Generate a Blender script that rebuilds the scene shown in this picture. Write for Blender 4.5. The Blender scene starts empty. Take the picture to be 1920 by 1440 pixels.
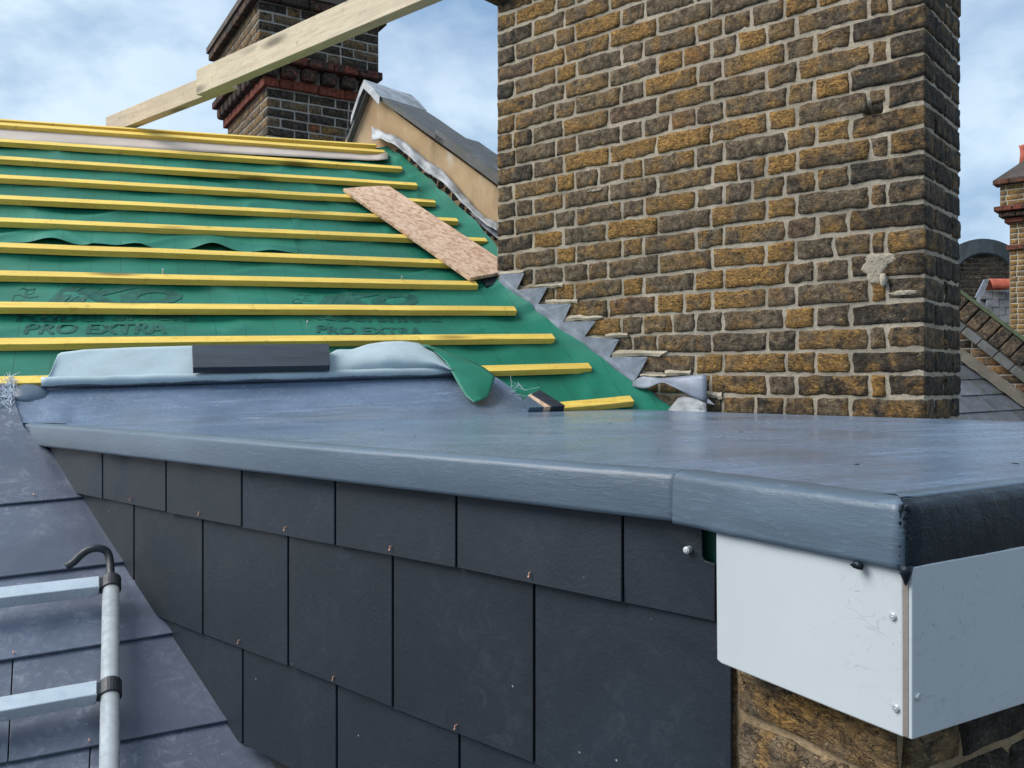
import bpy, bmesh, math, random
from mathutils import Vector as V, noise
# ------------------------------------------------------------------ camera, sky, sun, exposure
S = bpy.context.scene
COL = S.collection
F, CX, HY = 1600.0, 960.0, 703.0          # focal length / centre / horizon of the 1920 px wide photograph
cam = bpy.data.objects.new('camera', bpy.data.cameras.new('camera')); COL.objects.link(cam)
cam.data.sensor_width = 36; cam.data.lens = 36 * F / 1920
cam.data.shift_y = -(720 - HY) / 1920
cam.data.clip_start = 0.05; cam.data.clip_end = 3000
cam.rotation_euler = (math.radians(90), 0, 0)
S.camera = cam
SUN_EL, SUN_AZ = math.radians(46), math.radians(262)      # azimuth clockwise from +Y (north)
world = bpy.data.worlds.new('World'); S.world = world; world.use_nodes = True
wn, wl = world.node_tree.nodes, world.node_tree.links
wn.clear()
sky = wn.new('ShaderNodeTexSky'); sky.sky_type = 'NISHITA'; sky.sun_disc = False
sky.sun_elevation = SUN_EL; sky.sun_rotation = SUN_AZ; sky.air_density = 1.0; sky.dust_density = 1.2; sky.ozone_density = 1.5
tc = wn.new('ShaderNodeTexCoord')
mp = wn.new('ShaderNodeMapping'); mp.inputs['Scale'].default_value = (1.0, 1.0, 1.7); mp.inputs['Location'].default_value = (0.35, 0.1, 0.2)
wl.new(tc.outputs['Generated'], mp.inputs['Vector'])
n1 = wn.new('ShaderNodeTexNoise'); n1.inputs['Scale'].default_value = 3.6; n1.inputs['Detail'].default_value = 7; n1.inputs['Roughness'].default_value = 0.5; n1.inputs['Distortion'].default_value = 0.25
wl.new(mp.outputs[0], n1.inputs['Vector'])
n2 = wn.new('ShaderNodeTexNoise'); n2.inputs['Scale'].default_value = 4.6; n2.inputs['Detail'].default_value = 5; n2.inputs['Roughness'].default_value = 0.55
wl.new(mp.outputs[0], n2.inputs['Vector'])
r1 = wn.new('ShaderNodeValToRGB'); r1.color_ramp.elements[0].position = 0.38; r1.color_ramp.elements[0].color = (0.55, 0.55, 0.55, 1); r1.color_ramp.elements[1].position = 0.58; r1.color_ramp.elements[1].color = (0.95, 0.95, 0.95, 1)
wl.new(n1.outputs[0], r1.inputs[0])
r2 = wn.new('ShaderNodeValToRGB')
r2.color_ramp.elements[0].position = 0.38; r2.color_ramp.elements[0].color = (1.65, 2.65, 3.95, 1)
r2.color_ramp.elements[1].position = 0.60; r2.color_ramp.elements[1].color = (4.3, 5.2, 6.0, 1)
wl.new(n2.outputs[0], r2.inputs[0])
mx = wn.new('ShaderNodeMix'); mx.data_type = 'RGBA'
wl.new(r1.outputs[0], mx.inputs[0]); wl.new(sky.outputs[0], mx.inputs[6]); wl.new(r2.outputs[0], mx.inputs[7])
bg = wn.new('ShaderNodeBackground'); bg.inputs['Strength'].default_value = 0.10
wl.new(mx.outputs[2], bg.inputs['Color'])
wo = wn.new('ShaderNodeOutputWorld'); wl.new(bg.outputs[0], wo.inputs['Surface'])
sun = bpy.data.objects.new('sun', bpy.data.lights.new('sun', 'SUN')); COL.objects.link(sun)
sun.data.energy = 2.4; sun.data.angle = math.radians(40); sun.data.color = (1.0, 0.97, 0.92)
_sd = V((math.sin(SUN_AZ) * math.cos(SUN_EL), math.cos(SUN_AZ) * math.cos(SUN_EL), math.sin(SUN_EL)))
sun.rotation_euler = _sd.to_track_quat('Z', 'Y').to_euler()
S.view_settings.view_transform = 'Standard'; S.view_settings.look = 'None'
S.view_settings.exposure = 0.84; S.view_settings.gamma = 1; S.view_settings.use_curve_mapping = False

# ------------------------------------------------------------------ geometry helpers
rnd = random.Random(7)
Z = V((0, 0, 1))
def ray(x, y=HY): return V(((x - CX) / F, 1.0, (HY - y) / F))
def vdir(x, y=HY): return ray(x, y).normalized()
def hit(x, y, p, n):
    r = ray(x, y); return r * (p.dot(n) / r.dot(n))
def proj(P): return (CX + F * P.x / P.y, HY - F * P.z / P.y) if P.y > 0.02 else (1e9, 1e9)
def nz(x, y=0.0, z=0.0): return noise.noise(V((x, y, z)))
WL = {}
def tag(o, label=None, cat=None, group=None, kind=None):
    if label: o['label'] = label
    if cat: o['category'] = cat
    if group: o['group'] = group
    if kind: o['kind'] = kind
    return o
def thing(name, loc, label, cat, group=None):
    o = bpy.data.objects.new(name, None); COL.objects.link(o); o.location = loc; o.empty_display_size = 0.1
    WL[o] = V(loc); return tag(o, label, cat, group, 'thing')
def finish(name, verts, faces, mat, parent=None, smooth=False, uvs=None, color=None, bevel=0, solid=0, seg=2, solid_off=-1):
    verts = [V(v) for v in verts]
    lo = V((min(v.x for v in verts), min(v.y for v in verts), min(v.z for v in verts)))
    hi = V((max(v.x for v in verts), max(v.y for v in verts), max(v.z for v in verts)))
    c = (lo + hi) / 2
    if not parent: c.z = lo.z
    me = bpy.data.meshes.new(name); me.from_pydata([v - c for v in verts], [], faces); me.validate(); me.update()
    bm = bmesh.new(); bm.from_mesh(me)
    if solid == 0: bmesh.ops.recalc_face_normals(bm, faces=bm.faces)
    bm.to_mesh(me); bm.free()
    if uvs:
        ul = me.uv_layers.new(name='UVMap')
        for lp in me.loops: ul.data[lp.index].uv = uvs[lp.vertex_index]
    if smooth:
        for p in me.polygons: p.use_smooth = True
    me.materials.append(mat)
    o = bpy.data.objects.new(name, me); COL.objects.link(o)
    if parent: o.parent = parent; o.location = c - WL[parent]
    else: o.location = c
    WL[o] = c
    if color: o.color = color
    if solid:
        m = o.modifiers.new('thick', 'SOLIDIFY'); m.thickness = solid; m.offset = solid_off
    if bevel:
        m = o.modifiers.new('bevel', 'BEVEL'); m.width = bevel; m.segments = seg; m.limit_method = 'ANGLE'; m.angle_limit = math.radians(35)
    return o
class MB:
    def __init__(s): s.v = []; s.f = []
    def add(s, vs, fs):
        b = len(s.v); s.v += [V(q) for q in vs]; s.f += [tuple(b + i for i in f) for f in fs]; return s
    def prism(s, pts, vec):
        n = len(pts); a = [V(p) for p in pts]; b = [p + V(vec) for p in a]
        return s.add(a + b, [tuple(range(n)), tuple(range(2 * n - 1, n - 1, -1))] + [(i, i + n, (i + 1) % n + n, (i + 1) % n) for i in range(n)])
    def box(s, o, a, b, c): return s.prism([o, o + a, o + a + b, o + b], c)
    def tube(s, path, rad, n=10, cap=True):
        path = [V(p) for p in path]; rings = []
        up = V((0.13, 0.21, 1)).normalized()
        for i, p in enumerate(path):
            t = (path[min(i + 1, len(path) - 1)] - path[max(i - 1, 0)]).normalized()
            x = t.cross(up).normalized(); y = t.cross(x).normalized()
            r = rad[i] if isinstance(rad, (list, tuple)) else rad
            rings.append([p + (x * math.cos(2 * math.pi * k / n) + y * math.sin(2 * math.pi * k / n)) * r for k in range(n)])
        vs = [q for r in rings for q in r]; m = len(rings)
        fs = [(i * n + k, i * n + (k + 1) % n, (i + 1) * n + (k + 1) % n, (i + 1) * n + k) for i in range(m - 1) for k in range(n)]
        if cap: fs += [tuple(range(n - 1, -1, -1)), tuple((m - 1) * n + k for k in range(n))]
        return s.add(vs, fs)
    def grid(s, rows):
        m, n = len(rows), len(rows[0])
        return s.add([p for r in rows for p in r], [(i * n + j, i * n + j + 1, (i + 1) * n + j + 1, (i + 1) * n + j) for i in range(m - 1) for j in range(n - 1)])
    def out(s, name, mat, parent=None, **k): return finish(name, s.v, s.f, mat, parent, **k)
def slab(name, pts, vec, mat, parent=None, **k): return MB().prism(pts, vec).out(name, mat, parent, **k)
def lerp(a, b, t): return a + (b - a) * t
def poly_at(pl, x):
    for (x0, y0), (x1, y1) in zip(pl, pl[1:]):
        if x <= x1: return lerp(y0, y1, (x - x0) / (x1 - x0)) if x1 != x0 else y1
    return pl[-1][1]
def in_frame(P, m=14):
    x, y = proj(P); return -m < x < 1920 + m and -m < y < 1440 + m

# ------------------------------------------------------------------ materials
class Mat:
    def __init__(s, name, rough=0.6, metal=0.0, spec=0.5):
        s.m = bpy.data.materials.new(name); s.m.use_nodes = True; s.t = s.m.node_tree; s.b = s.t.nodes['Principled BSDF']
        s.b.inputs['Roughness'].default_value = rough; s.b.inputs['Metallic'].default_value = metal; s.b.inputs['Specular IOR Level'].default_value = spec
    def n(s, ty, **pr):
        q = s.t.nodes.new(ty)
        for k, v in pr.items(): setattr(q, k, v)
        return q
    def L(s, a, b): s.t.links.new(a, b)
    def put(s, sock, v):
        if hasattr(v, 'node'): s.L(v, sock)
        elif isinstance(v, (tuple, list)) and len(v) == 3 and sock.type == 'RGBA': sock.default_value = (*v, 1)
        else: sock.default_value = v
    def pos(s, scale=(1, 1, 1), rand=0.0, uv=False, rot=(0, 0, 0)):
        v = s.n('ShaderNodeUVMap').outputs[0] if uv else s.n('ShaderNodeNewGeometry').outputs['Position']
        if rand:
            oi = s.n('ShaderNodeObjectInfo'); vm = s.n('ShaderNodeVectorMath', operation='SCALE'); cb = s.n('ShaderNodeCombineXYZ')
            for i in range(3): s.L(oi.outputs['Random'], cb.inputs[i])
            s.L(cb.outputs[0], vm.inputs[0]); vm.inputs['Scale'].default_value = rand
            ad = s.n('ShaderNodeVectorMath', operation='ADD'); s.L(v, ad.inputs[0]); s.L(vm.outputs[0], ad.inputs[1]); v = ad.outputs[0]
        mpn = s.n('ShaderNodeMapping'); mpn.inputs['Scale'].default_value = scale; mpn.inputs['Rotation'].default_value = rot; s.L(v, mpn.inputs['Vector']); return mpn.outputs[0]
    def noise(s, vec, scale, detail=4, rough=0.55, dist=0.0):
        q = s.n('ShaderNodeTexNoise'); s.L(vec, q.inputs['Vector'])
        q.inputs['Scale'].default_value = scale; q.inputs['Detail'].default_value = detail; q.inputs['Roughness'].default_value = rough; q.inputs['Distortion'].default_value = dist
        return q.outputs[0]
    def voro(s, vec, scale, out='Distance', feature='F1', rnd_=1.0):
        q = s.n('ShaderNodeTexVoronoi', feature=feature); s.L(vec, q.inputs['Vector']); q.inputs['Scale'].default_value = scale; q.inputs['Randomness'].default_value = rnd_
        return q.outputs[out]
    def ramp(s, fac, *stops):
        q = s.n('ShaderNodeValToRGB'); e = q.color_ramp.elements
        while len(e) < len(stops): e.new(0.5)
        for i, (p, c) in enumerate(stops):
            e[i].position = p; e[i].color = (*c, 1) if isinstance(c, (tuple, list)) else (c, c, c, 1)
        s.put(q.inputs[0], fac); return q.outputs[0]
    def mix(s, fac, a, b, blend='MIX'):
        q = s.n('ShaderNodeMix', data_type='RGBA', blend_type=blend); s.put(q.inputs[0], fac); s.put(q.inputs[6], a); s.put(q.inputs[7], b); return q.outputs[2]
    def math(s, op, a, b=0.5, c=0.5, clamp=False):
        q = s.n('ShaderNodeMath', operation=op, use_clamp=clamp); s.put(q.inputs[0], a); s.put(q.inputs[1], b)
        if op in ('MULTIPLY_ADD', 'COMPARE', 'SMOOTH_MIN'): s.put(q.inputs[2], c)
        return q.outputs[0]
    def color(s, c): s.put(s.b.inputs['Base Color'], c); return s
    def rough(s, r): s.put(s.b.inputs['Roughness'], r); return s
    def bump(s, h, strength=0.5, dist=0.01):
        q = s.n('ShaderNodeBump'); q.inputs['Strength'].default_value = strength; q.inputs['Distance'].default_value = dist
        s.put(q.inputs['Height'], h); s.L(q.outputs[0], s.b.inputs['Normal']); return s

def mat_brick():
    s = Mat('stock_brick', 0.86, spec=0.25)
    p = s.pos(rand=53.0); oi = s.n('ShaderNodeObjectInfo'); sp = s.n('ShaderNodeSeparateColor'); s.L(oi.outputs['Color'], sp.inputs[0])
    big = s.noise(p, 10, 4, 0.60, 0.9); fine = s.noise(p, 46, 7, 0.62, 0.3); st = s.noise(s.pos((1, 1, 2.6), rand=31.0), 42, 5, 0.7, 1.6)
    base = s.ramp(fine, (0.30, (0.042, 0.030, 0.020)), (0.48, (0.150, 0.111, 0.072)), (0.70, (0.31, 0.24, 0.16)))
    och = s.ramp(st, (0.34, (0.040, 0.025, 0.013)), (0.44, (0.22, 0.122, 0.041)), (0.64, (0.58, 0.325, 0.098)))
    k = s.math('ADD', s.math('MULTIPLY', s.math('SUBTRACT', big, 0.5), 4.0), s.math('MULTIPLY_ADD', sp.outputs[0], 1.45, -0.34))
    k = s.math('MULTIPLY', s.math('ADD', k, s.math('MULTIPLY', s.math('SUBTRACT', fine, 0.5), 1.1)), 1.0, clamp=True)
    c = s.mix(k, base, och)
    red = s.ramp(fine, (0.3, (0.07, 0.018, 0.012)), (0.7, (0.36, 0.095, 0.055)))
    c = s.mix(sp.outputs[2], c, red)
    big2 = s.noise(p, 12, 5, 0.65, 1.2)
    so = s.math('ADD', s.math('MULTIPLY', s.math('SUBTRACT', big2, 0.52), 5.0), s.math('MULTIPLY_ADD', sp.outputs[1], 2.3, -0.88), clamp=True)  # soot amount; on the front of brick_wall it serves as painted shade
    soot = s.ramp(fine, (0.35, (0.014, 0.013, 0.012)), (0.72, (0.105, 0.090, 0.074)))
    c = s.mix(s.math('MULTIPLY', so, 0.93), c, soot)
    pit = s.ramp(s.voro(p, 85), (0.06, 1.0), (0.16, 0.0)); gate = s.ramp(big, (0.5, 0.0), (0.6, 0.8))
    c = s.mix(s.math('MULTIPLY', pit, gate), c, (0.012, 0.010, 0.009))
    cr = s.ramp(s.math('ABSOLUTE', s.math('SUBTRACT', s.noise(s.pos((1, 1, 1.8), rand=17.0), 30, 3, 0.55, 1.8), 0.5)), (0.0, 0.85), (0.030, 0.0))
    c = s.mix(s.math('MULTIPLY', cr, s.ramp(big2, (0.46, 0.0), (0.60, 0.8))), c, (0.012, 0.010, 0.009))
    chip = s.ramp(s.noise(p, 48, 3, 0.6, 0.5), (0.70, 0.0), (0.74, 0.7))
    c = s.mix(chip, c, (0.42, 0.33, 0.22))
    fl = s.math('MULTIPLY', s.ramp(s.noise(p, 120, 4, 0.7, 0.8), (0.60, 0.0), (0.66, 0.85)), s.ramp(st, (0.42, 0.0), (0.56, 1.0)))
    c = s.mix(s.math('MULTIPLY', fl, s.math('SUBTRACT', 1.0, s.math('MULTIPLY', so, 0.6))), c, (0.62, 0.44, 0.20))
    dk = s.ramp(s.noise(p, 85, 4, 0.65, 1.0), (0.34, 0.8), (0.41, 0.0))
    c = s.mix(dk, c, (0.014, 0.012, 0.010))
    s.color(c)
    hgt = s.math('SUBTRACT', s.math('SUBTRACT', s.math('ADD', s.math('MULTIPLY', fine, 0.55), s.math('MULTIPLY', st, 0.75)), s.math('MULTIPLY', pit, 0.35)), s.math('MULTIPLY', cr, 0.3))
    s.bump(hgt, 1.0, 0.016); return s.m
def mat_mortar(name='mortar', tone=(0.49, 0.42, 0.322)):
    s = Mat(name, 0.92, spec=0.15); p = s.pos()
    a = s.noise(p, 9, 4); b = s.noise(p, 130, 6, 0.7)
    c = s.mix(s.ramp(a, (0.35, 0.0), (0.65, 1.0)), tuple(t * 0.66 for t in tone), tone)
    c = s.mix(s.ramp(b, (0.38, 0.55), (0.55, 0.0)), c, tuple(t * 0.42 for t in tone))
    s.color(c).bump(b, 0.7, 0.006); return s.m
def mat_simple(name, col, rough=0.6, metal=0.0, var=0.25, scale=8, fscale=90, bump=0.25, spec=0.5, dist=0.004, rand=0.0, stretch=(1, 1, 1)):
    s = Mat(name, rough, metal, spec); p = s.pos(stretch, rand=rand)
    a = s.noise(p, scale, 4, 0.6); b = s.noise(p, fscale, 5, 0.65)
    c = s.mix(s.ramp(a, (0.32, 0.0), (0.68, 1.0)), tuple(t * (1 - var) for t in col), tuple(min(1, t * (1 + var)) for t in col))
    c = s.mix(s.ramp(b, (0.3, var), (0.5, 0.0)), c, tuple(t * 0.45 for t in col))
    s.color(c).rough(s.ramp(b, (0.3, max(0.05, rough - 0.1)), (0.7, min(1, rough + 0.1)))).bump(b, bump, dist); return s.m
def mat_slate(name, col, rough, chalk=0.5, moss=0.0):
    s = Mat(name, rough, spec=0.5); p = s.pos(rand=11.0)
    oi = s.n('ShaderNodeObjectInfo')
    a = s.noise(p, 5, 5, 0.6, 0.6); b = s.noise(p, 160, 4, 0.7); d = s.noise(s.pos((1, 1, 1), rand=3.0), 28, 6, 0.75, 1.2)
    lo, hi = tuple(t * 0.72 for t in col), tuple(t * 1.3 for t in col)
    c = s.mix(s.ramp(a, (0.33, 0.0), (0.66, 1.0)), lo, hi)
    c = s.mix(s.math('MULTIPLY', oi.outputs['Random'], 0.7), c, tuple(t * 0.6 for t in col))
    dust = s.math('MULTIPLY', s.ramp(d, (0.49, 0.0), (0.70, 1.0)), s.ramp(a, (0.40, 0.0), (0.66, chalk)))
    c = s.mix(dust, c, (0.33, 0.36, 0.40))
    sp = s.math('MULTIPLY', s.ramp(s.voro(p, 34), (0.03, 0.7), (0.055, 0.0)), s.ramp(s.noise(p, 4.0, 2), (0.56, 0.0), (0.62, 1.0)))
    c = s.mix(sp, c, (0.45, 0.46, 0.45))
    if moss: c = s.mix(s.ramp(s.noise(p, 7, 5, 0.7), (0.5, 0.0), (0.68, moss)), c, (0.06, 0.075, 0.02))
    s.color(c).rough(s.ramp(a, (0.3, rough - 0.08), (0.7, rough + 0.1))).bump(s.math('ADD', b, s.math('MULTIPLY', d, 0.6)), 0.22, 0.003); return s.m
def mat_wood(name, light, dark, axis, knots=True, rough=0.62):
    # axis: world direction of the grain
    s = Mat(name, rough, spec=0.35); q = V(axis).normalized().to_track_quat('X', 'Z').inverted().to_euler()
    oi = s.n('ShaderNodeObjectInfo')
    g = s.pos((1, 1, 1), rand=7.0)
    m1 = s.n('ShaderNodeMapping'); s.L(g, m1.inputs['Vector']); m1.inputs['Rotation'].default_value = q
    m2 = s.n('ShaderNodeMapping'); s.L(m1.outputs[0], m2.inputs['Vector']); m2.inputs['Scale'].default_value = (0.06, 1, 1)
    gr = s.noise(m2.outputs[0], 110, 5, 0.65, 0.8); wide = s.noise(m2.outputs[0], 22, 3, 0.5, 0.5); bl = s.noise(m1.outputs[0], 4.5, 4, 0.6)
    c = s.mix(s.ramp(gr, (0.30, 1.0), (0.58, 0.0)), light, dark)
    c = s.mix(s.ramp(wide, (0.42, 0.0), (0.62, 0.5)), c, tuple(t * 0.72 for t in light))
    c = s.mix(s.ramp(bl, (0.5, 0.0), (0.72, 0.45)), c, tuple(min(1, t * 1.18) for t in light))
    if knots:
        m3 = s.n('ShaderNodeMapping'); s.L(m1.outputs[0], m3.inputs['Vector']); m3.inputs['Scale'].default_value = (2.1, 9, 9)
        kn = s.ramp(s.voro(m3.outputs[0], 1.0), (0.11, 0.9), (0.24, 0.0))
        c = s.mix(kn, c, tuple(t * 0.28 for t in dark))
    dirt = s.ramp(s.noise(g, 38, 6, 0.75, 0.6), (0.57, 0.0), (0.70, 0.6)); c = s.mix(dirt, c, tuple(t * 0.4 for t in dark))
    s.color(c).bump(gr, 0.25, 0.003); return s.m
M = {}
M['brick'] = mat_brick()
M['mortar'] = mat_mortar()
M['mortar_pale'] = mat_mortar('pale_mortar', (0.53, 0.46, 0.355))
M['lead'] = mat_simple('lead_sheet', (0.215, 0.24, 0.29), 0.46, 0.12, 0.28, 14, 60, 0.25)
M['lead_pale'] = mat_simple('white_oxidised_lead', (0.34, 0.355, 0.37), 0.6, 0.05, 0.4, 12, 50, 0.4)
M['grey_membrane'] = mat_simple('grey_membrane', (0.37, 0.455, 0.49), 0.62, 0.0, 0.13, 5, 70, 0.2)
M['composite'] = mat_simple('charcoal_composite', (0.026, 0.034, 0.046), 0.5, 0.0, 0.4, 9, 60, 0.4, stretch=(0.25, 0.25, 5))
def mat_fascia():
    s = Mat('white_fascia_board', 0.36, spec=0.5); p = s.pos(); a = s.noise(s.pos((1, 1, 0.4)), 6, 5, 0.6, 0.4); f = s.noise(p, 55, 5, 0.7, 1.0); g = s.noise(p, 3.2, 3)
    c = s.mix(s.ramp(a, (0.40, 0.0), (0.72, 0.35)), (0.46, 0.495, 0.515), (0.35, 0.375, 0.39))
    c = s.mix(s.math('MULTIPLY', s.ramp(f, (0.64, 0.0), (0.70, 0.8)), s.ramp(g, (0.5, 0.0), (0.62, 1.0))), c, (0.17, 0.18, 0.19))
    c = s.mix(s.math('MULTIPLY', s.ramp(s.math('ABSOLUTE', s.math('SUBTRACT', s.noise(s.pos((1, 1, 3)), 9, 2, 0.5, 2.0), 0.5)), (0.0, 0.6), (0.006, 0.0)), s.ramp(g, (0.52, 0.0), (0.6, 0.7))), c, (0.22, 0.23, 0.24))
    s.color(c).rough(s.ramp(a, (0.3, 0.30), (0.7, 0.46))).bump(s.noise(p, 5, 2), 0.06, 0.01); return s.m
M['white'] = mat_fascia()
M['core'] = mat_simple('board_core', (0.19, 0.165, 0.145), 0.8, 0.0, 0.2)
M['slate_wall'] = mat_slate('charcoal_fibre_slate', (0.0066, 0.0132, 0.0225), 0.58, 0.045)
M['slate_roof'] = mat_slate('sky_toned_fibre_slate', (0.114, 0.133, 0.182), 0.38, 0.62)  # base lightened and blued to paint in sky reflected off the slope
M['slate_old'] = mat_slate('old_roof_slate', (0.11, 0.115, 0.135), 0.55, 0.5, 0.6)
M['coping'] = mat_slate('weathered_coping', (0.10, 0.10, 0.10), 0.7, 0.5, 0.45)
M['alu'] = mat_simple('aluminium', (0.62, 0.68, 0.72), 0.30, 0.5, 0.05, 12, 60, 0.03)
M['rubber'] = mat_simple('black_plastic', (0.022, 0.025, 0.03), 0.5, 0.0, 0.2)
M['copper'] = mat_simple('copper', (0.75, 0.42, 0.30), 0.35, 0.6, 0.2)
M['galv'] = mat_simple('zinc_screw', (0.55, 0.58, 0.6), 0.35, 0.7, 0.15)
M['render'] = None
M['red_tile'] = mat_simple('red_clay', (0.42, 0.10, 0.06), 0.75, 0.0, 0.3, 12, 80, 0.3)
M['fibre'] = mat_simple('glass_fibre', (0.60, 0.66, 0.74), 0.5, 0.0, 0.1)
M['dark'] = mat_simple('dark_timber', (0.03, 0.03, 0.032), 0.8, 0.0, 0.3)
M['barrel_lead'] = mat_simple('dark_barrel_lead', (0.030, 0.040, 0.045), 0.55, 0.1, 0.5, 3, 30, 0.2, stretch=(3, 3, 0.6))
M['paper'] = mat_simple('ridge_paper', (0.50, 0.42, 0.36), 0.75, 0.0, 0.12, 4, 60, 0.15)
def mat_render():
    s = Mat('tan_render', 0.88, spec=0.2); p = s.pos(); a = s.noise(p, 2.6, 5, 0.6, 0.4); b = s.noise(s.pos((1, 1, 0.35)), 9, 5, 0.6); f = s.noise(p, 120, 5, 0.7)
    c = s.mix(s.ramp(a, (0.35, 0.0), (0.65, 1.0)), (0.36, 0.235, 0.13), (0.50, 0.365, 0.22))
    c = s.mix(s.ramp(b, (0.56, 0.0), (0.70, 0.75)), c, (0.56, 0.50, 0.42)); c = s.mix(s.ramp(b, (0.30, 0.55), (0.44, 0.0)), c, (0.20, 0.14, 0.09))
    s.color(c).bump(f, 0.4, 0.006); return s.m
M['render'] = mat_render()
def mat_underlay(name='green_underlay', lines=True):
    s = Mat(name, 0.48, spec=0.45); p = s.pos(); a = s.noise(p, 3.5, 4, 0.5); w = s.noise(s.pos((1, 1, 2)), 14, 4, 0.6, 0.5)
    c = s.mix(s.ramp(a, (0.35, 0.0), (0.65, 1.0)), (0.005, 0.132, 0.080), (0.012, 0.190, 0.122))
    c = s.mix(s.ramp(w, (0.60, 0.0), (0.8, 0.35)), c, (0.06, 0.28, 0.20))
    if lines:
        uv = s.n('ShaderNodeUVMap'); sx = s.n('ShaderNodeSeparateXYZ'); s.L(uv.outputs[0], sx.inputs[0])
        for ax, per, wd, k in ((0, 0.1, 0.016, 0.6), (1, 0.1, 0.012, 0.2)):
            f = s.math('FRACT', s.math('MULTIPLY', sx.outputs[ax], 1 / per))
            ln = s.math('LESS_THAN', f, wd * 1.6); ln = s.math('MULTIPLY', ln, s.ramp(w, (0.36, 0.15), (0.5, k)))
            c = s.mix(ln, c, (0.002, 0.035, 0.028))
    s.color(c).bump(s.noise(p, 220, 3), 0.12, 0.002); return s.m
M['underlay'] = mat_underlay()
M['print'] = mat_simple('dark_green_print', (0.004, 0.092, 0.064), 0.5, 0.0, 0.35, 30, 120, 0.1)
def mat_grp(name, col, r0, r1, streak=(1, 1, 1), hi=None, bump=0.35, puddle=0.5, axis=None, streaks=0.0, spec=0.5):
    s = Mat(name, 0.4, spec=spec); p = s.pos(streak); a = s.noise(p, 4, 5, 0.6, 0.5); b = s.noise(p, 70, 5, 0.7, 0.6); w = s.noise(s.pos(), 1.6, 4, 0.55, 0.3); sp = s.noise(s.pos(), 300, 3, 0.8)
    c = s.mix(s.ramp(a, (0.3, 0.0), (0.7, 1.0)), tuple(t * 0.78 for t in col), tuple(t * 1.22 for t in col))
    c = s.mix(s.ramp(b, (0.56, 0.0), (0.72, 0.5)), c, hi or tuple(min(1, t * 1.7) for t in col))
    c = s.mix(s.ramp(w, (0.52, 0.0), (0.64, puddle)), c, tuple(t * 0.72 for t in (col[0] * 1.08, col[1], col[2] * 0.86)))
    if axis:
        m1 = s.n('ShaderNodeMapping'); s.L(s.pos(), m1.inputs['Vector']); m1.inputs['Rotation'].default_value = V(axis).normalized().to_track_quat('X', 'Z').inverted().to_euler()
        m2 = s.n('ShaderNodeMapping'); s.L(m1.outputs[0], m2.inputs['Vector']); m2.inputs['Scale'].default_value = (0.10, 1, 1)
        sn = s.noise(m2.outputs[0], 34, 5, 0.65, 1.0); sg = s.noise(m1.outputs[0], 2.2, 3)
        c = s.mix(s.math('MULTIPLY', s.ramp(sn, (0.54, 0.0), (0.68, 1.0)), s.ramp(sg, (0.4, 0.15), (0.62, streaks))), c, hi or tuple(min(1, t * 2.0) for t in col))
        c = s.mix(s.math('MULTIPLY', s.ramp(sn, (0.34, 1.0), (0.44, 0.0)), 0.35 * streaks), c, tuple(t * 0.5 for t in col))
        b = s.math('ADD', s.math('MULTIPLY', b, 0.6), s.math('MULTIPLY', sn, 0.4))
    s.color(c).rough(s.ramp(s.math('ADD', s.math('MULTIPLY', w, 0.6), s.math('MULTIPLY', b, 0.4)), (0.42, r0), (0.58, r1)))
    s.bump(s.math('ADD', b, s.math('MULTIPLY', sp, 0.35)), bump, 0.004); return s.m
GA = vdir(4560)
M['grp'] = mat_grp('grey_grp_deck', (0.132, 0.188, 0.272), 0.06, 0.34, axis=GA, streaks=0.30, puddle=0.7)
M['grp_trim'] = mat_grp('grey_grp_trim', (0.084, 0.121, 0.163), 0.30, 0.42, (0.5, 0.5, 3), bump=0.22, puddle=0.2)
M['resin'] = mat_grp('dark_resin', (0.0035, 0.0085, 0.015), 0.22, 0.5, (1, 1, 0.6), (0.012, 0.02, 0.03), 0.4, 0.2, spec=0.3)
def mat_osb():
    s = Mat('osb', 0.72, spec=0.3); p = s.pos()
    fl = []
    for rot, sd_ in (((0.3, 0.6, 0.9), 0.0), ((0.9, -0.4, -0.5), 7.0)):
        m1 = s.n('ShaderNodeMapping'); s.L(p, m1.inputs['Vector']); m1.inputs['Rotation'].default_value = rot; m1.inputs['Location'].default_value = (sd_, sd_, 0)
        m2 = s.n('ShaderNodeMapping'); s.L(m1.outputs[0], m2.inputs['Vector']); m2.inputs['Scale'].default_value = (0.28, 1, 1); fl.append(s.noise(m2.outputs[0], 48, 2, 0.45, 0.9))
    c = s.ramp(fl[0], (0.36, (0.50, 0.30, 0.185)), (0.50, (0.64, 0.43, 0.29)), (0.64, (0.76, 0.56, 0.41)))
    c = s.mix(s.ramp(fl[1], (0.55, 0.0), (0.59, 0.75)), c, (0.72, 0.50, 0.35)); c = s.mix(s.ramp(fl[1], (0.37, 0.7), (0.41, 0.0)), c, (0.42, 0.235, 0.14))
    c = s.mix(s.ramp(s.noise(p, 6, 4), (0.55, 0.0), (0.75, 0.3)), c, (0.45, 0.27, 0.19))
    s.color(c).bump(s.math('ADD', fl[0], fl[1]), 0.3, 0.003); return s.m
M['osb'] = mat_osb()

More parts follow.
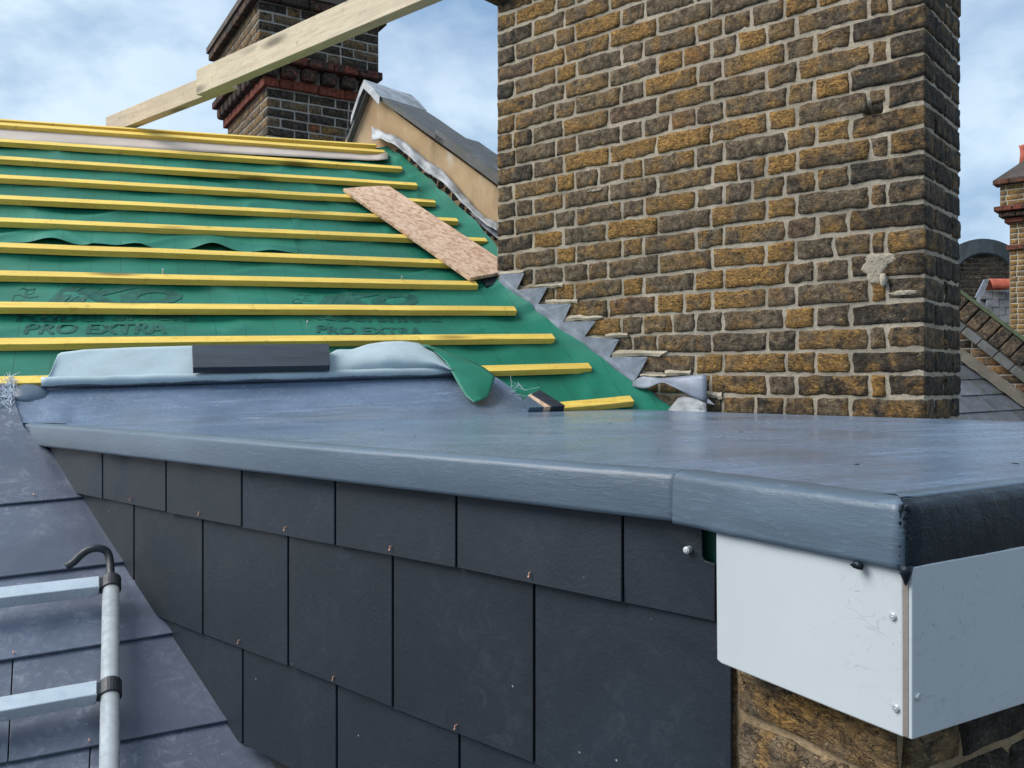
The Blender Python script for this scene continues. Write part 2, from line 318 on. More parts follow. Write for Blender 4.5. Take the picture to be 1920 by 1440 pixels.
# ------------------------------------------------------------------ planes of the place (all recovered in metres, camera at the origin)
K = 0.0745 / 46.4
PN = ray(1734) * (F * K)                                   # near corner of the big chimney
cd, cs = vdir(-845), vdir(2385); cs = V((cd.y, -cd.x, 0)); cs = V((-cs.x, -cs.y, 0)) if cs.x < 0 else cs
cn = V((cd.y, -cd.x, 0)); cn = cn if cn.y > 0 else -cn       # points away from the camera
P1, P2 = hit(935, 540, PN, cn), hit(1245, 770, PN, cn)
bd = vdir(4560, 603)
def nrm(a, b):
    n = a.cross(b).normalized(); return n if n.z > 0 else -n
NU = nrm(P2 - P1, bd); uu = NU.cross(bd); uu = uu if uu.z > 0 else -uu          # upper roof: along battens bd, up-slope uu
CK = ray(1280) * 0.99                                      # cheek plane point; the cheek runs parallel to the chimney face
Q1, Q2 = hit(140, 930, CK, cn), hit(470, 1440, CK, cn)
bl = vdir(3500); NL = nrm(Q2 - Q1, bl); ul = NL.cross(bl); ul = ul if ul.z > 0 else -ul
e2, fd = vdir(100), None
fd = V((e2.y, -e2.x, 0))                                   # along the dormer front, away to the right
def U_(x, y, off=0.0): return hit(x, y, P1 + NU * off, NU)
def L_(x, y, off=0.0): return hit(x, y, Q1 + NL * off, NL)
def CK_(x, y, out=0.0): return hit(x, y, CK - cn * out, cn)
def CH_(x, y, out=0.0): return hit(x, y, PN - cn * out, cn)
J = CK_(1280, 885); A0 = CK_(45, 793)
FNn = (J - A0).cross(cn).normalized(); FNn = FNn if FNn.z > 0 else -FNn     # flat roof: falls a little along the cheek
C0 = hit(1690, 938, J, FNn)
e2 = (J - C0); e2.z = 0; e2.normalize(); fd = V((e2.y, -e2.x, 0))          # eaves box is square to the dormer front
ne = V((e2.y, -e2.x, 0))                                    # into the box, away from the camera side
def FL_(x, y, off=0.0): return hit(x, y, J + Z * off, FNn)

# ------------------------------------------------------------------ ground
g = MB().grid([[V((x, y, -8.2)) for x in (-900, -30, 30, 900)] for y in (-900, -30, 30, 1500)]).out('ground', mat_simple('street_ground', (0.07, 0.07, 0.068), 0.9, 0, 0.3, 0.5, 8))
tag(g, kind='structure')

# ------------------------------------------------------------------ bricks
def brick(name, path, s0, s1, v0, v1, parent, color, seed, ns=7, nv=4, depth=0.05, rough=1.0, join=None, corner=None):
    """one brick: a rounded, slightly crooked block following path(s) -> (foot point, outward normal)"""
    e = 0.0042 * min(1.6, rough)
    ss = [s0, s0 + e] + [lerp(s0 + e, s1 - e, i / (ns - 2)) for i in range(1, ns - 2)] + [s1 - e, s1]
    if corner is not None:
        ss = sorted(set([q for q in ss if abs(q - corner) > 0.012] + [corner - 0.009, corner - 0.003, corner + 0.003, corner + 0.009]))
    vv = [v0, v0 + e] + [lerp(v0 + e, v1 - e, i / (nv - 2)) for i in range(1, nv - 2)] + [v1 - e, v1]
    ns, nv = len(ss), len(vv); rows = []
    tw = rnd.uniform(-0.0022, 0.0022) * rough; pr = rnd.uniform(-0.0008, 0.003) * rough
    sc = 46.0
    for j, v in enumerate(vv):
        row = []
        for i, s_ in enumerate(ss):
            bj, bi = j in (0, nv - 1), i in (0, ns - 1)
            ds = nz(s_ * 30 + seed, v * 30) * 0.0060 * rough if (bi or i in (1, ns - 2)) else 0
            dv = (nz(s_ * 24, v * 24 + seed * 1.7) * 0.0050 + nz(s_ * 60, v * 60 + seed) * 0.0025) * rough + tw * (s_ - (s0 + s1) / 2) / 0.1
            P, N = path(s_ + ds)
            off = pr + nz(s_ * sc, v * sc, seed) * 0.0028 * rough
            if bi or bj: off -= 0.0065
            if bi and bj: off -= 0.003
            row.append(P + Z * (v + dv) + N * off)
        rows.append(row)
    mb = join if join is not None else MB()
    base = len(mb.v); mb.grid(rows)
    ring = [(0, i) for i in range(ns)] + [(j, ns - 1) for j in range(1, nv)] + [(nv - 1, i) for i in range(ns - 2, -1, -1)] + [(j, 0) for j in range(nv - 2, 0, -1)]
    b2 = len(mb.v); back = []
    for (j, i) in ring:
        P, N = path(ss[i]); back.append(P + Z * vv[j] - N * depth)
    mb.v += back; n = len(ring)
    for q in range(n):
        a, b = ring[q], ring[(q + 1) % n]
        mb.f.append((base + a[0] * ns + a[1], base + b[0] * ns + b[1], b2 + (q + 1) % n, b2 + q))
    if join is None:
        o = mb.out(name, M['brick'], parent, smooth=True, color=color); return o
def corner_path(P, left, right):
    """path for two faces meeting at P: s<0 runs along left, s>0 along right"""
    nl, nr = -right, -left
    def f(s):
        if s < -0.004: return P - left * s, nl
        if s > 0.004: return P + right * s, nr
        return P - left * min(s, 0) + right * max(s, 0), (nl + nr).normalized() * 0.9
    return f
def jit(a): return rnd.uniform(-a, a)

# ---- the large chimney stack
stack = thing('chimney_stack', PN + V((0, 0, -0.45)), 'large weathered stock-brick chimney stack standing beside the grey flat roof', 'chimney')
WF, WS = 1.748, 0.395
pth = corner_path(PN, cd, cs)
TOPZ = 1.64
mb = MB(); rows = []
ss = [-WF + i * 0.0125 for i in range(int(WF / 0.0125))] + [-0.012, -0.006, 0.0, 0.006] + [0.0125 * i for i in range(1, int(WS / 0.0125) + 1)]
hole = CH_(1637, 206); hs = -(hole - PN).dot(cd)
zv = -0.42
while zv <= TOPZ:
    row = []
    for s_ in ss:
        P, N = pth(s_)
        off = -0.0042 + nz(s_ * 22, zv * 22, 3.1) * 0.0024 + nz(s_ * 75, zv * 75, 9.1) * 0.0022
        dh = math.hypot((s_ - hs) * 0.9, zv - hole.z)
        if dh < 0.026: off -= 0.075 * min(1, (0.026 - dh) / 0.010)
        row.append(P + Z * zv + N * off)
    rows.append(row); zv += 0.0125
mb.grid(rows); mb.out('mortar', M['mortar'], stack, smooth=True)
mb = MB(); inn = PN + cd * 0.1 + cs * 0.1
mb.box(PN + cd * 0.09 + cs * 0.09 + Z * -0.42, cd * (WF - 0.1), cs * (WS - 0.1), Z * (TOPZ + 0.42))
mb.out('rubble_core', M['mortar'], stack)
pxA = [930.5, 964.5, 1041, 1079, 1164, 1207, 1304.5, 1356, 1473, 1529.5, 1592.5]
pxB = [930.5, 999.5, 1056.5, 1140, 1231.5, 1333.5, 1438.5, 1495, 1630.5, 1664]
sA = [-(CH_(x, HY) - PN).dot(cd) for x in pxA]; sB = [-(CH_(x, HY) - PN).dot(cd) for x in pxB]
rest = MB(); seed = 0
for j in range(-6, 20):
    zb = (698 - 46.4 * j) * K
    odd = j % 2 != 0
    bs = list(sA if odd else sB)
    # split some stretchers into headers as the old bricklayer did
    q = []
    for i, b in enumerate(bs):
        q.append(b)
        nx = bs[i + 1] if i + 1 < len(bs) else 0
        if i + 1 < len(bs) and nx - b > 0.19 and rnd.random() < 0.13: q.append((b + nx) / 2 + jit(0.01))
    bs = [b + (jit(0.006) if i else 0) for i, b in enumerate(q)]
    side = [0.108, 0.298, WS] if odd else [0.212, WS]
    segs = [(a, b) for a, b in zip(bs, bs[1:])] + [(bs[-1], side[0])] + list(zip(side, side[1:]))
    for (a, b) in segs:
        seed += 1.37
        mid = (a + b) / 2; P, N = pth(mid)
        ctr = P + Z * (zb + 0.037)
        corner = 0.0 if a < 0 < b else None
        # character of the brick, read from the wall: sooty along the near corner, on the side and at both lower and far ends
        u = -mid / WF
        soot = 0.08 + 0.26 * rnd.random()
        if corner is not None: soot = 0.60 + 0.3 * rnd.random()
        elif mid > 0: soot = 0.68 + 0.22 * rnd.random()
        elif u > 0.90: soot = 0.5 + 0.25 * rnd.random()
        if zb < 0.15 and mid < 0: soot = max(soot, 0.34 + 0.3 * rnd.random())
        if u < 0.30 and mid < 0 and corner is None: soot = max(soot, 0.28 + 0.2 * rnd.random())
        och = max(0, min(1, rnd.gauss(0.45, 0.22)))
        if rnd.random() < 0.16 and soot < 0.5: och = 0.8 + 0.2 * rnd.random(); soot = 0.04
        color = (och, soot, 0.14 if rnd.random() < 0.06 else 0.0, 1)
        d = 0.045
        if corner is None and abs(mid - hs) < 0.028 and abs(zb + 0.037 - hole.z) < 0.06: zoff = 0.022
        else: zoff = 0.0
        vis = in_frame(P + Z * (zb + 0.037)) and zb > -0.24
        w = b - a
        ns = 5 if w < 0.08 else (7 if w < 0.15 else 10)
        brick('brick', pth, a + 0.0050, b - 0.0050 if b < WS else b, zb + 0.0050 + zoff, zb + 0.0695, stack, color, seed, ns=ns, nv=6, depth=d, join=None if vis else rest, corner=corner, rough=1.15)
# far end and back of the stack, out of the photograph
pb = corner_path(PN + cd * WF + cs * WS, -cd, -cs)
for j in range(-6, 20):
    zb = (698 - 46.4 * j) * K
    w0 = -WF + (0.11 if j % 2 else 0)
    while w0 < WS - 0.05:
        w1 = min(w0 + 0.218, WS)
        if w0 < 0 < w1: w1 = 0.0 if w0 < -0.05 else w1
        if w1 - w0 > 0.03: brick('brick', pb, w0 + 0.005, w1 - 0.005, zb + 0.0045, zb + 0.070, stack, None, seed, ns=5, nv=4, join=rest); seed += 1.1
        w0 = w1
o = rest.out('hidden_brickwork', M['brick'], stack, smooth=True, color=(0.4, 0.4, 0, 1)); tag(o, kind='stuff')
for z0, z1, w in ((TOPZ, TOPZ + 0.075, 0.05), (TOPZ + 0.077, TOPZ + 0.15, 0.10), (TOPZ + 0.152, TOPZ + 0.225, 0.06)):
    MB().box(PN - cd * w - cs * w + Z * z0, cd * (WF + 2 * w), cs * (WS + 2 * w), Z * (z1 - z0)).out('corbel_course', M['brick'], stack, color=(0.3, 0.6, 0, 1), bevel=0.006)
# repair patch and stone chip low on the near edge
def blob(name, c, ax, ay, az, rx, ry, rz, mat, parent, seed, n=12, amp=0.3):
    vs = []; m = n // 2
    for i in range(m + 1):
        th = math.pi * i / m
        for k in range(n):
            ph = 2 * math.pi * k / n; d = V((math.sin(th) * math.cos(ph), math.sin(th) * math.sin(ph), math.cos(th)))
            r = 1 + amp * noise.noise(d * 1.7 + V((seed, seed * 2, 0))) + amp * 0.5 * noise.noise(d * 4.1 + V((seed, 0, 5)))
            vs.append(c + ax * d.x * rx * r + ay * d.y * ry * r + az * d.z * rz * r)
    fs = [(i * n + k, i * n + (k + 1) % n, (i + 1) * n + (k + 1) % n, (i + 1) * n + k) for i in range(m) for k in range(n)]
    return finish(name, vs, fs, mat, parent, smooth=True)
def patch(name, x, y, rw, rh, th, mat, parent, sd, n=26):
    c = CH_(x, y); vs = [c - cn * th]; fs = []
    rings = [(0.35, 1.0), (0.65, 0.95), (0.86, 0.8), (0.96, 0.4), (1.0, -0.6)]
    for q, (r, o_) in enumerate(rings):
        for k in range(n):
            a = 2 * math.pi * k / n; m_ = r * (1 + 0.16 * nz(math.cos(a) * 1.3 + sd, math.sin(a) * 1.3) + 0.16 * nz(math.cos(a) * 4 + sd, math.sin(a) * 4))
            vs.append(c + cd * math.cos(a) * rw * m_ + Z * math.sin(a) * rh * m_ - cn * (th * o_ + 0.004 * nz(a * 2 + q, sd, r * 5)))
    fs = [(0, 1 + k, 1 + (k + 1) % n) for k in range(n)]
    for q in range(len(rings) - 1): fs += [(1 + q * n + k, 1 + q * n + (k + 1) % n, 1 + (q + 1) * n + (k + 1) % n, 1 + (q + 1) * n + k) for k in range(n)]
    return finish(name, vs, fs, mat, parent, smooth=True)
for (x, y, rw, rh, sd_) in ((1640, 497, 0.040, 0.038, 2.2), (1660, 486, 0.035, 0.020, 5.2), (1640, 518, 0.024, 0.026, 7.1)): patch('mortar_patch', x, y, rw, rh, 0.005, M['mortar'], stack, sd_)
blob('stone_chip', CH_(1656, 524, 0.012), cd, cn, Z, 0.012, 0.012, 0.022, M['mortar_pale'], stack, 4.2, 8, 0.35)
for (x, y, w, h, sd_) in ((1692, 549, 0.045, 0.008, 1), (1115, 357, 0.040, 0.005, 6)):
    patch('mortar_smear', x, y, w, h, 0.0045, M['mortar_pale'], stack, sd_ * 3.3)

# ---- lead step flashing along the foot of the stack
flash = thing('step_flashing', U_(1090, 650), 'grey lead step flashing with saw-tooth top cut into the brick chimney', 'flashing')
up = [(937, 514), (960, 517), (983, 512), (969, 543), (1000, 545), (1027, 538), (1009, 570), (1040, 573), (1071, 570), (1056, 603), (1085, 606), (1117, 602), (1096, 631), (1128, 638), (1161, 636), (1143, 670), (1180, 672), (1215, 669), (1194, 708)]
lowp = [(934, 536), (950, 553), (966, 566), (1000, 590), (1034, 614), (1064, 638), (1094, 660), (1118, 680), (1140, 697), (1160, 711), (1180, 724)]
tips = {2, 5, 8, 11, 14, 17}
NN_ = [(937, 514), (969, 543), (1009, 570), (1056, 603), (1096, 631), (1143, 670), (1194, 708)]
TT_ = [(983, 512), (1027, 538), (1071, 570), (1117, 602), (1161, 636), (1215, 669)]
LL_ = [(934, 537), (952, 556), (985, 580), (1034, 615), (1075, 647), (1118, 681), (1178, 723)]
mb = MB()
for i in range(6):
    # each tooth a dented sheet: foot on the roof, neck against the brick, tip turned out
    def Q(px, o_): return CH_(px[0], px[1], o_)
    def mixp(a, b, f): return (lerp(a[0], b[0], f), lerp(a[1], b[1], f))
    rows = []
    for r_ in range(6):
        f = r_ / 5; row = []
        for c_ in range(7):
            g_ = c_ / 6
            lo_, ne_ = mixp(LL_[i], LL_[i + 1], g_), mixp(NN_[i], NN_[i + 1], g_)
            p = mixp(lo_, ne_, f); row.append(Q(p, lerp(0.013, 0.010, f) + 0.0022 * nz((i + g_) * 2.1, f * 2.0, 1)))
        rows.append(row)
    mb.grid(rows); rows = []
    for r_ in range(5):
        f = r_ / 4; row = []
        for c_ in range(7):
            g_ = c_ / 6; e_ = mixp(NN_[i], NN_[i + 1], g_); p = mixp(e_, TT_[i], f * 0.98); p = (p[0], p[1] + 1.2 * math.sin(g_ * 9 + i) * f * (1 - f)); row.append(Q(p, 0.010 + 0.0022 * nz((i + g_) * 2.1, 2.0, 1) + 0.003 * f))
        rows.append(row)
    mb.grid(rows)
mb.out('lead_strip', M['lead'], flash, smooth=False, solid=0.002)
# the torn tail: a curled sheet springing off the wall
rows = []
for i in range(15):
    t = i / 14
    x = lerp(1186, 1325, t)
    yt = poly_at([(1186, 716), (1202, 705), (1240, 709), (1280, 705), (1326, 702)], x)
    yb = poly_at([(1186, 724), (1202, 729), (1218, 727), (1241, 714), (1275, 731), (1310, 751), (1326, 755)], x)
    r = []
    for k in range(7):
        f = k / 6; out = 0.022 + 0.06 * math.sin(math.pi * (0.15 + 0.75 * t)) * (0.35 + 0.65 * f) * (0.4 if t < 0.3 else 1)
        r.append(CH_(x, lerp(yt, max(yb, yt + 3), f), out))
    rows.append(r)
MB().grid(rows).out('curled_tail', M['lead'], flash, smooth=True, solid=0.003)
MB().prism([CH_(1322, 742, 0.03), CH_(1341, 759, 0.03), CH_(1312, 752, 0.04)], -cn * 0.004).out('torn_corner', M['lead'], flash)
# pale bedding mortar squeezed out over each step
wedges = [((365, 150), (590, 132), (592, 165), (372, 178)), ((228, 188), (468, 168), (446, 206), (260, 212)), ((450, 270), (712, 262), (715, 300), (455, 305)), ((395, 308), (655, 305), (640, 322), (420, 322)), ((610, 402), (918, 398), (905, 432), (600, 448)), ((940, 545), (1120, 545), (1130, 578), (945, 578)), ((775, 570), (1050, 595), (1020, 612), (850, 604)), ((1010, 680), (1450, 688), (1380, 730), (990, 740)), ((1425, 845), (1640, 850), (1635, 885), (1440, 892)), ((1230, 875), (1440, 885), (1420, 905), (1225, 905)), ((1770, 1015), (1890, 1030), (1895, 1080), (1775, 1070)), ((75, 40), (275, 25), (270, 72), (78, 78)), ((90, 190), (165, 200), (150, 225), (85, 215))]
for i, w in enumerate(wedges):
    pts = [(920 + x / 4.364, 500 + y / 4.364) for x, y in w]
    mb = MB(); top = []; n = 6; r0, r1 = [], []
    for k in range(n):
        f = k / (n - 1)
        xa, ya = lerp(pts[0][0], pts[1][0], f), lerp(pts[0][1], pts[1][1], f) + 3.0 * nz(k * 1.3, i * 3.1)
        xb, yb = lerp(pts[3][0], pts[2][0], f), lerp(pts[3][1], pts[2][1], f) + 4.5 * nz(k * 1.1, i * 5.7)
        r0.append(CH_(xa, ya, 0.002)); r1.append(CH_(xb, yb, 0.006 + 0.004 * nz(k * 0.9, i)))
    mid = [(a + b) / 2 - cn * (0.006 + 0.005 * nz(k * 2.1, i * 1.7)) for k, (a, b) in enumerate(zip(r0, r1))]
    lowr = [b + cn * 0.03 for b in r1]
    mb.grid([r0, mid, r1, lowr]).out('bedding_mortar', M['mortar_pale'], stack)
# crumpled lead scrap on the gutter behind the flat roof
rows = []
for i in range(8):
    x = lerp(1250, 1324, i / 7); yt = poly_at([(1250, 772), (1275, 742), (1300, 746), (1326, 757)], x)
    rows.append([CH_(x, lerp(yt, 782, k / 4), 0.075 + 0.02 * nz(i * 0.9, k * 0.8) + 0.02 * k / 4) for k in range(5)])
o = MB().grid(rows).out('lead_scrap', M['lead_pale'], None, smooth=True, solid=0.003); tag(o, 'crumpled shiny lead scrap lying at the foot of the chimney below the curled flashing', 'lead scrap')

# ------------------------------------------------------------------ battened upper roof
def st(P): d = P - P1; return d.dot(bd), d.dot(uu)
def ust(s, t, off=0.0): return P1 + bd * s + uu * t + NU * off
roof = thing('battened_roof', U_(400, 600), 'pitched roof stripped to green underlay with rows of yellow timber battens', 'roof')
BAT = [(228.7, 720, 281), (259.5, 752, 311.5), (292, 780, 342.5), (327, 814, 374), (365, 856, 408.5), (407.5, 910, 446), (454, 905, 489), (507, 892, 527), (565, 964, 574), (633, 1035, 625), (706, 1103, 680.4), (780, 1181, 741)]
bt = []
for y0, x1, y1 in BAT: bt.append((st(U_(0, y0, 0.025))[1] + st(U_(x1, y1, 0.025))[1]) / 2 - 0.02)
edge_px = [(700, 262), (728, 286), (765, 312), (802, 345), (846, 386), (892, 427), (922, 462), (938, 492), (940, 520), (938, 541), (966, 567), (1034, 615), (1094, 661), (1140, 698), (1178, 724), (1250, 772), (1330, 830), (1420, 900)]
edge = sorted([(st(U_(x, y))[1], st(U_(x, y))[0]) for x, y in edge_px])
ridge_t = st(U_(300, 246))[1] - 0.012
T0 = -1.25
def udisp(s, t):
    d = -0.004 + 0.004 * nz(s * 1.7, t * 3.1, 2.0) + 0.0035 * nz(s * 5, t * 9, 8.0)
    for i, b in enumerate(bt):
        q = (b - 0.024 - t)
        if -0.02 < q < 0.10: d -= 0.020 * max(0, nz(s * 3.3, i * 7.7) + 0.12) * math.exp(-(q / 0.040) ** 2)
        if 0 <= q < 0.2: d += 0.006 * math.sin(math.pi * q / 0.2) * max(0, nz(s * 2.6, i * 3.3, 5))
    cr_ = 1 - abs(nz(s * 2.1 + t * 1.4, t * 3.3 - s * 0.6, 11)) * 7
    if cr_ > 0: d += 0.007 * cr_ * cr_
    sm = poly_at(edge, t); e = sm - s
    if e < 0.16: d += 0.035 * ((0.16 - max(0, e)) / 0.16) ** 2 + 0.012 * nz(s * 6, t * 7, 3) * (1 - max(0, e) / 0.16)
    return d
rows, uvs = [], []
NT_, NS_ = 150, 230
for i in range(NT_ + 1):
    t = lerp(T0, ridge_t, i / NT_); sm = poly_at(edge, t); r = []
    for k in range(NS_ + 1):
        f = k / NS_; s_ = lerp(-3.3, sm, f if f < 0.5 else f)
        r.append(ust(s_, t, udisp(s_, t))); uvs.append((s_, t))
    rows.append(r)
mb = MB().grid(rows)
def _keep(f):
    x, y = proj((mb.v[f[0]] + mb.v[f[2]]) / 2); return not (x < 925 and y > poly_at([(-900, 760), (70, 722), (850, 700), (925, 712)], x) + (6 if x > 60 else -4))
mb.f = [f for f in mb.f if _keep(f)]
mb.out('underlay', M['underlay'], roof, smooth=True, uvs=uvs)
# lap of the upper strip of membrane, lifting in waves
lap_t = st(U_(200, 464))[1]; rows, uvs = [], []
humps = [(97, 45, 0.028), (190, 34, 0.008), (252, 34, 0.014), (397, 44, 0.030), (505, 40, 0.010), (20, 40, 0.006)]
hump_s = [(st(U_(x, 458))[0], w / 640, a) for x, w, a in humps]
for i in range(14):
    t = lerp(lap_t, lap_t + 0.17, i / 13); r = []
    for k in range(221):
        s_ = lerp(-3.3, st(U_(560, 474))[0], k / 220)
        lift = sum(a * math.exp(-((s_ - c) / w) ** 2) for c, w, a in hump_s) * (1 - i / 13) ** 1.4
        r.append(ust(s_, t + 0.018 * sum(math.exp(-((s_ - c) / w) ** 2) * a / 0.034 for c, w, a in hump_s) * (1 - i / 13), udisp(s_, t) + 0.004 + lift)); uvs.append((s_, t))
    rows.append(r)
MB().grid(rows).out('underlay_lap', M['underlay'], roof, smooth=True, uvs=uvs)
M['batten'] = mat_wood('yellow_batten', (0.90, 0.635, 0.135), (0.72, 0.45, 0.065), bd)
def batten(pa, pb, name='batten', w=0.038, th=0.025, bow=0.0):
    n = 14; top = [lerp(pa, pb, i / n) + uu * bow * math.sin(math.pi * i / n) + NU * 0.0015 * nz(i * 0.7, pa.z * 9) + uu * 0.002 * nz(i * 0.5, pa.z * 17) for i in range(n + 1)]
    rows = [[p for p in top], [p - uu * w for p in top], [p - uu * w - NU * th for p in top], [p - NU * th for p in top], [p for p in top]]
    mb = MB(); m = n + 1
    vs = [p for r in rows[:4] for p in r]; fs = []
    for a in range(4):
        b = (a + 1) % 4
        for i in range(n): fs.append((a * m + i, a * m + i + 1, b * m + i + 1, b * m + i))
    fs += [(0, m, 2 * m, 3 * m), (n, m + n, 2 * m + n, 3 * m + n)]
    return finish(name, vs, fs, M['batten'], roof, bevel=0.0015)
TH = 0.025
for i, (y0, x1, y1) in enumerate(BAT):
    a, b = U_(0, y0, TH), U_(x1, y1, TH)
    a = a - (b - a).normalized() * 1.3
    if i == 11: a = U_(1040, 754, TH)
    batten(a, b, bow=0.004 * (rnd.random() - 0.5))
# ridge: second batten on the crown, and the brown ridge paper hanging below the first
a, b = U_(0, 222.7, TH + 0.004), U_(705, 270, TH + 0.004); a = a - (b - a).normalized() * 1.3
batten(a, b, w=0.02)
rows = []
for i in range(60):
    x = lerp(-420, 727, i / 59)
    yb = poly_at([(-420, 214), (0, 264), (480, 290), (700, 301), (727, 298)], x); yt = poly_at([(-420, 186), (0, 238), (480, 268), (727, 286)], x)
    curl = 0.022 * max(0, (x - 690) / 37) ** 2 if x > 690 else 0
    rows.append([U_(x, lerp(yt, yb, k / 4), 0.006 + 0.010 * (k / 4) ** 2 * (0.6 + nz(i * 0.35)) + curl) for k in range(5)])
MB().grid(rows).out('ridge_paper', M['paper'], roof, smooth=True, solid=0.0015)
# slope beyond the ridge
rw = [ust(-3.3, ridge_t), ust(poly_at(edge, ridge_t), ridge_t)]
dn = V((-uu.x, -uu.y, 0)) * -1; dn = V((uu.x, uu.y, -uu.z))
slab('far_slope', [rw[0], rw[1], rw[1] + dn * 2.2, rw[0] + dn * 2.2], Z * -0.03, M['slate_roof'], roof)
slab('sarking', [ust(-3.3, T0, -0.05), ust(poly_at(edge, T0) - 0.1, T0, -0.05), ust(poly_at(edge, ridge_t) - 0.05, ridge_t, -0.05), ust(-3.3, ridge_t, -0.05)], -NU * 0.03, M['dark'], roof)
# printing on the underlay
def text_on(body, x0, y0, x1, y1, hpx, bold=0.02, shear=0.0, wide=None):
    cu = bpy.data.curves.new('t', 'FONT'); cu.body = body; cu.offset = bold; cu.shear = shear; cu.resolution_u = 3
    ob = bpy.data.objects.new('t', cu); COL.objects.link(ob); dg = bpy.context.evaluated_depsgraph_get(); me = bpy.data.meshes.new_from_object(ob.evaluated_get(dg))
    bpy.data.objects.remove(ob)
    bm = bmesh.new(); bm.from_mesh(me); bmesh.ops.triangulate(bm, faces=bm.faces); bmesh.ops.subdivide_edges(bm, edges=[e for e in bm.edges if e.calc_length() > 0.12], cuts=2, use_grid_fill=False); bmesh.ops.triangulate(bm, faces=bm.faces)
    xs = [v.co.x for v in bm.verts]; ys = [v.co.y for v in bm.verts]; xa, xb = min(xs), max(xs); ya, yb = 0.0, max(ys)
    A, B = st(U_(x0, y0)), st(U_(x1, y1)); hgt = st(U_(x0, y0 - hpx))[1] - A[1]
    vs = []
    for v in bm.verts:
        f = (v.co.x - xa) / (xb - xa); s_ = lerp(A[0], B[0], f); t = lerp(A[1], B[1], f) + hgt * v.co.y / yb
        vs.append(ust(s_, t, udisp(s_, t) + 0.0020))
    fs = [tuple(v.index for v in f.verts) for f in bm.faces]; bm.free()
    return finish('printed_lettering', vs, fs, M['print'], roof)
for (x0, y0, x1, y1, h) in ((43, 624, 312, 624, 18), (593, 626, 795, 627, 15)): text_on('PRO EXTRA', x0, y0, x1, y1, h, 0.025, 0.15)
for (x0, y0, x1, y1, h) in ((28, 597, 372, 599, 24), (572, 600, 832, 602, 20)): text_on('Rubershield', x0, y0, x1, y1, h, 0.025, 0.1)
for (x0, y0, x1, y1, h) in ((84, 566, 345, 570, 32), (592, 573, 792, 575, 26)): text_on('IKO', x0, y0, x1, y1, h, 0.06, 0.35)
for (x0, sc) in ((22, 1.0), (548, 0.78)):
    mb = MB()
    for pl in ([(0, 30), (3, 18), (14, 16), (30, 22), (50, 20)], [(12, 8), (20, 4), (30, 8), (26, 16), (34, 24)], [(30, 8), (44, 6), (40, 14), (26, 16)], [(3, 30), (16, 28), (26, 32)]):
        base = 536 if x0 < 100 else 547
        for (ax, ay), (bx, by) in zip(pl, pl[1:]):
            n = 4
            for q in range(n):
                f0, f1 = q / n, (q + 1) / n; pp = []
                for f in (f0, f1):
                    X, Y = x0 + sc * lerp(ax, bx, f), base + sc * 0.95 * lerp(ay, by, f)
                    s_, t = st(U_(X, Y)); pp += [ust(s_ - 0.0015, t - 0.003, udisp(s_, t) + 0.0011), ust(s_ + 0.0015, t + 0.003, udisp(s_, t) + 0.0011)]
                mb.add(pp, [(0, 1, 3, 2)])
    mb.out('printed_emblem', M['print'], roof)
# clout nails left standing
for x, y in ((752, 527), (305, 515), (575, 612)):
    p = U_(x, y, 0.02); mb = MB().tube([p, p + NU * 0.022], 0.0016, 6); mb.tube([p + NU * 0.021, p + NU * 0.0225], 0.004, 8); mb.out('nail', M['galv'], roof)

# ------------------------------------------------------------------ dormer with flat roof
dorm = thing('flat_roof_dormer', J + V((0, 0, -1.2)), 'dormer with grey fibreglass flat roof, dark slate-hung cheek and white fascia box', 'dormer')
fdir = (FL_(1900, 789) - FL_(1250, 770)).normalized()
Ffar = FL_(925, 757)
def onflat(P): P = V(P); P.z = J.z - (FNn.x * (P.x - J.x) + FNn.y * (P.y - J.y)) / FNn.z; return P
FRend = onflat(C0 + fd * 1.75)
deckpts = [A0 + cd * 0.10, J, C0, FRend, onflat(FL_(1900, 789) + fdir * 0.55), FL_(1250, 770), Ffar, onflat(Ffar + cd * 0.25), ]
deckpts = [onflat(p) for p in deckpts]
# deck as a gently uneven sheet
rows = []
nearL = [deckpts[0], J, C0, FRend]; farL = [onflat(Ffar + cd * 0.25), FL_(1400, 774), FL_(1900, 789), deckpts[4]]
def along(pl, f):
    L = [(b - a).length for a, b in zip(pl, pl[1:])]; d = f * sum(L)
    for (a, b), l in zip(zip(pl, pl[1:]), L):
        if d <= l: return lerp(a, b, d / l)
        d -= l
    return pl[-1]
def keyed(pl, key, f):
    for i in range(len(key) - 1):
        if f <= key[i + 1]: return lerp(pl[i], pl[i + 1], (f - key[i]) / (key[i + 1] - key[i]))
    return pl[-1]
key = [0, 0.58, 0.72, 1.0]
for i in range(91):
    f = i / 90; a, b = keyed(nearL, key, f), keyed(farL, key, f); r = []
    for k in range(51):
        p = onflat(lerp(a, b, k / 50)); ed = min(k, 50 - k) / 6
        p.z += (0.0016 * nz(p.x * 3.1, p.y * 3.1) + 0.0007 * nz(p.x * 11, p.y * 11, 4)) * min(1, ed) - 0.001
        r.append(p)
    rows.append(r)
MB().grid(rows).out('roof_deck', M['grp'], dorm, smooth=True)
pl8 = deckpts
slab('deck_board', [p - Z * 0.006 for p in pl8], Z * -0.030, M['dark'], dorm)
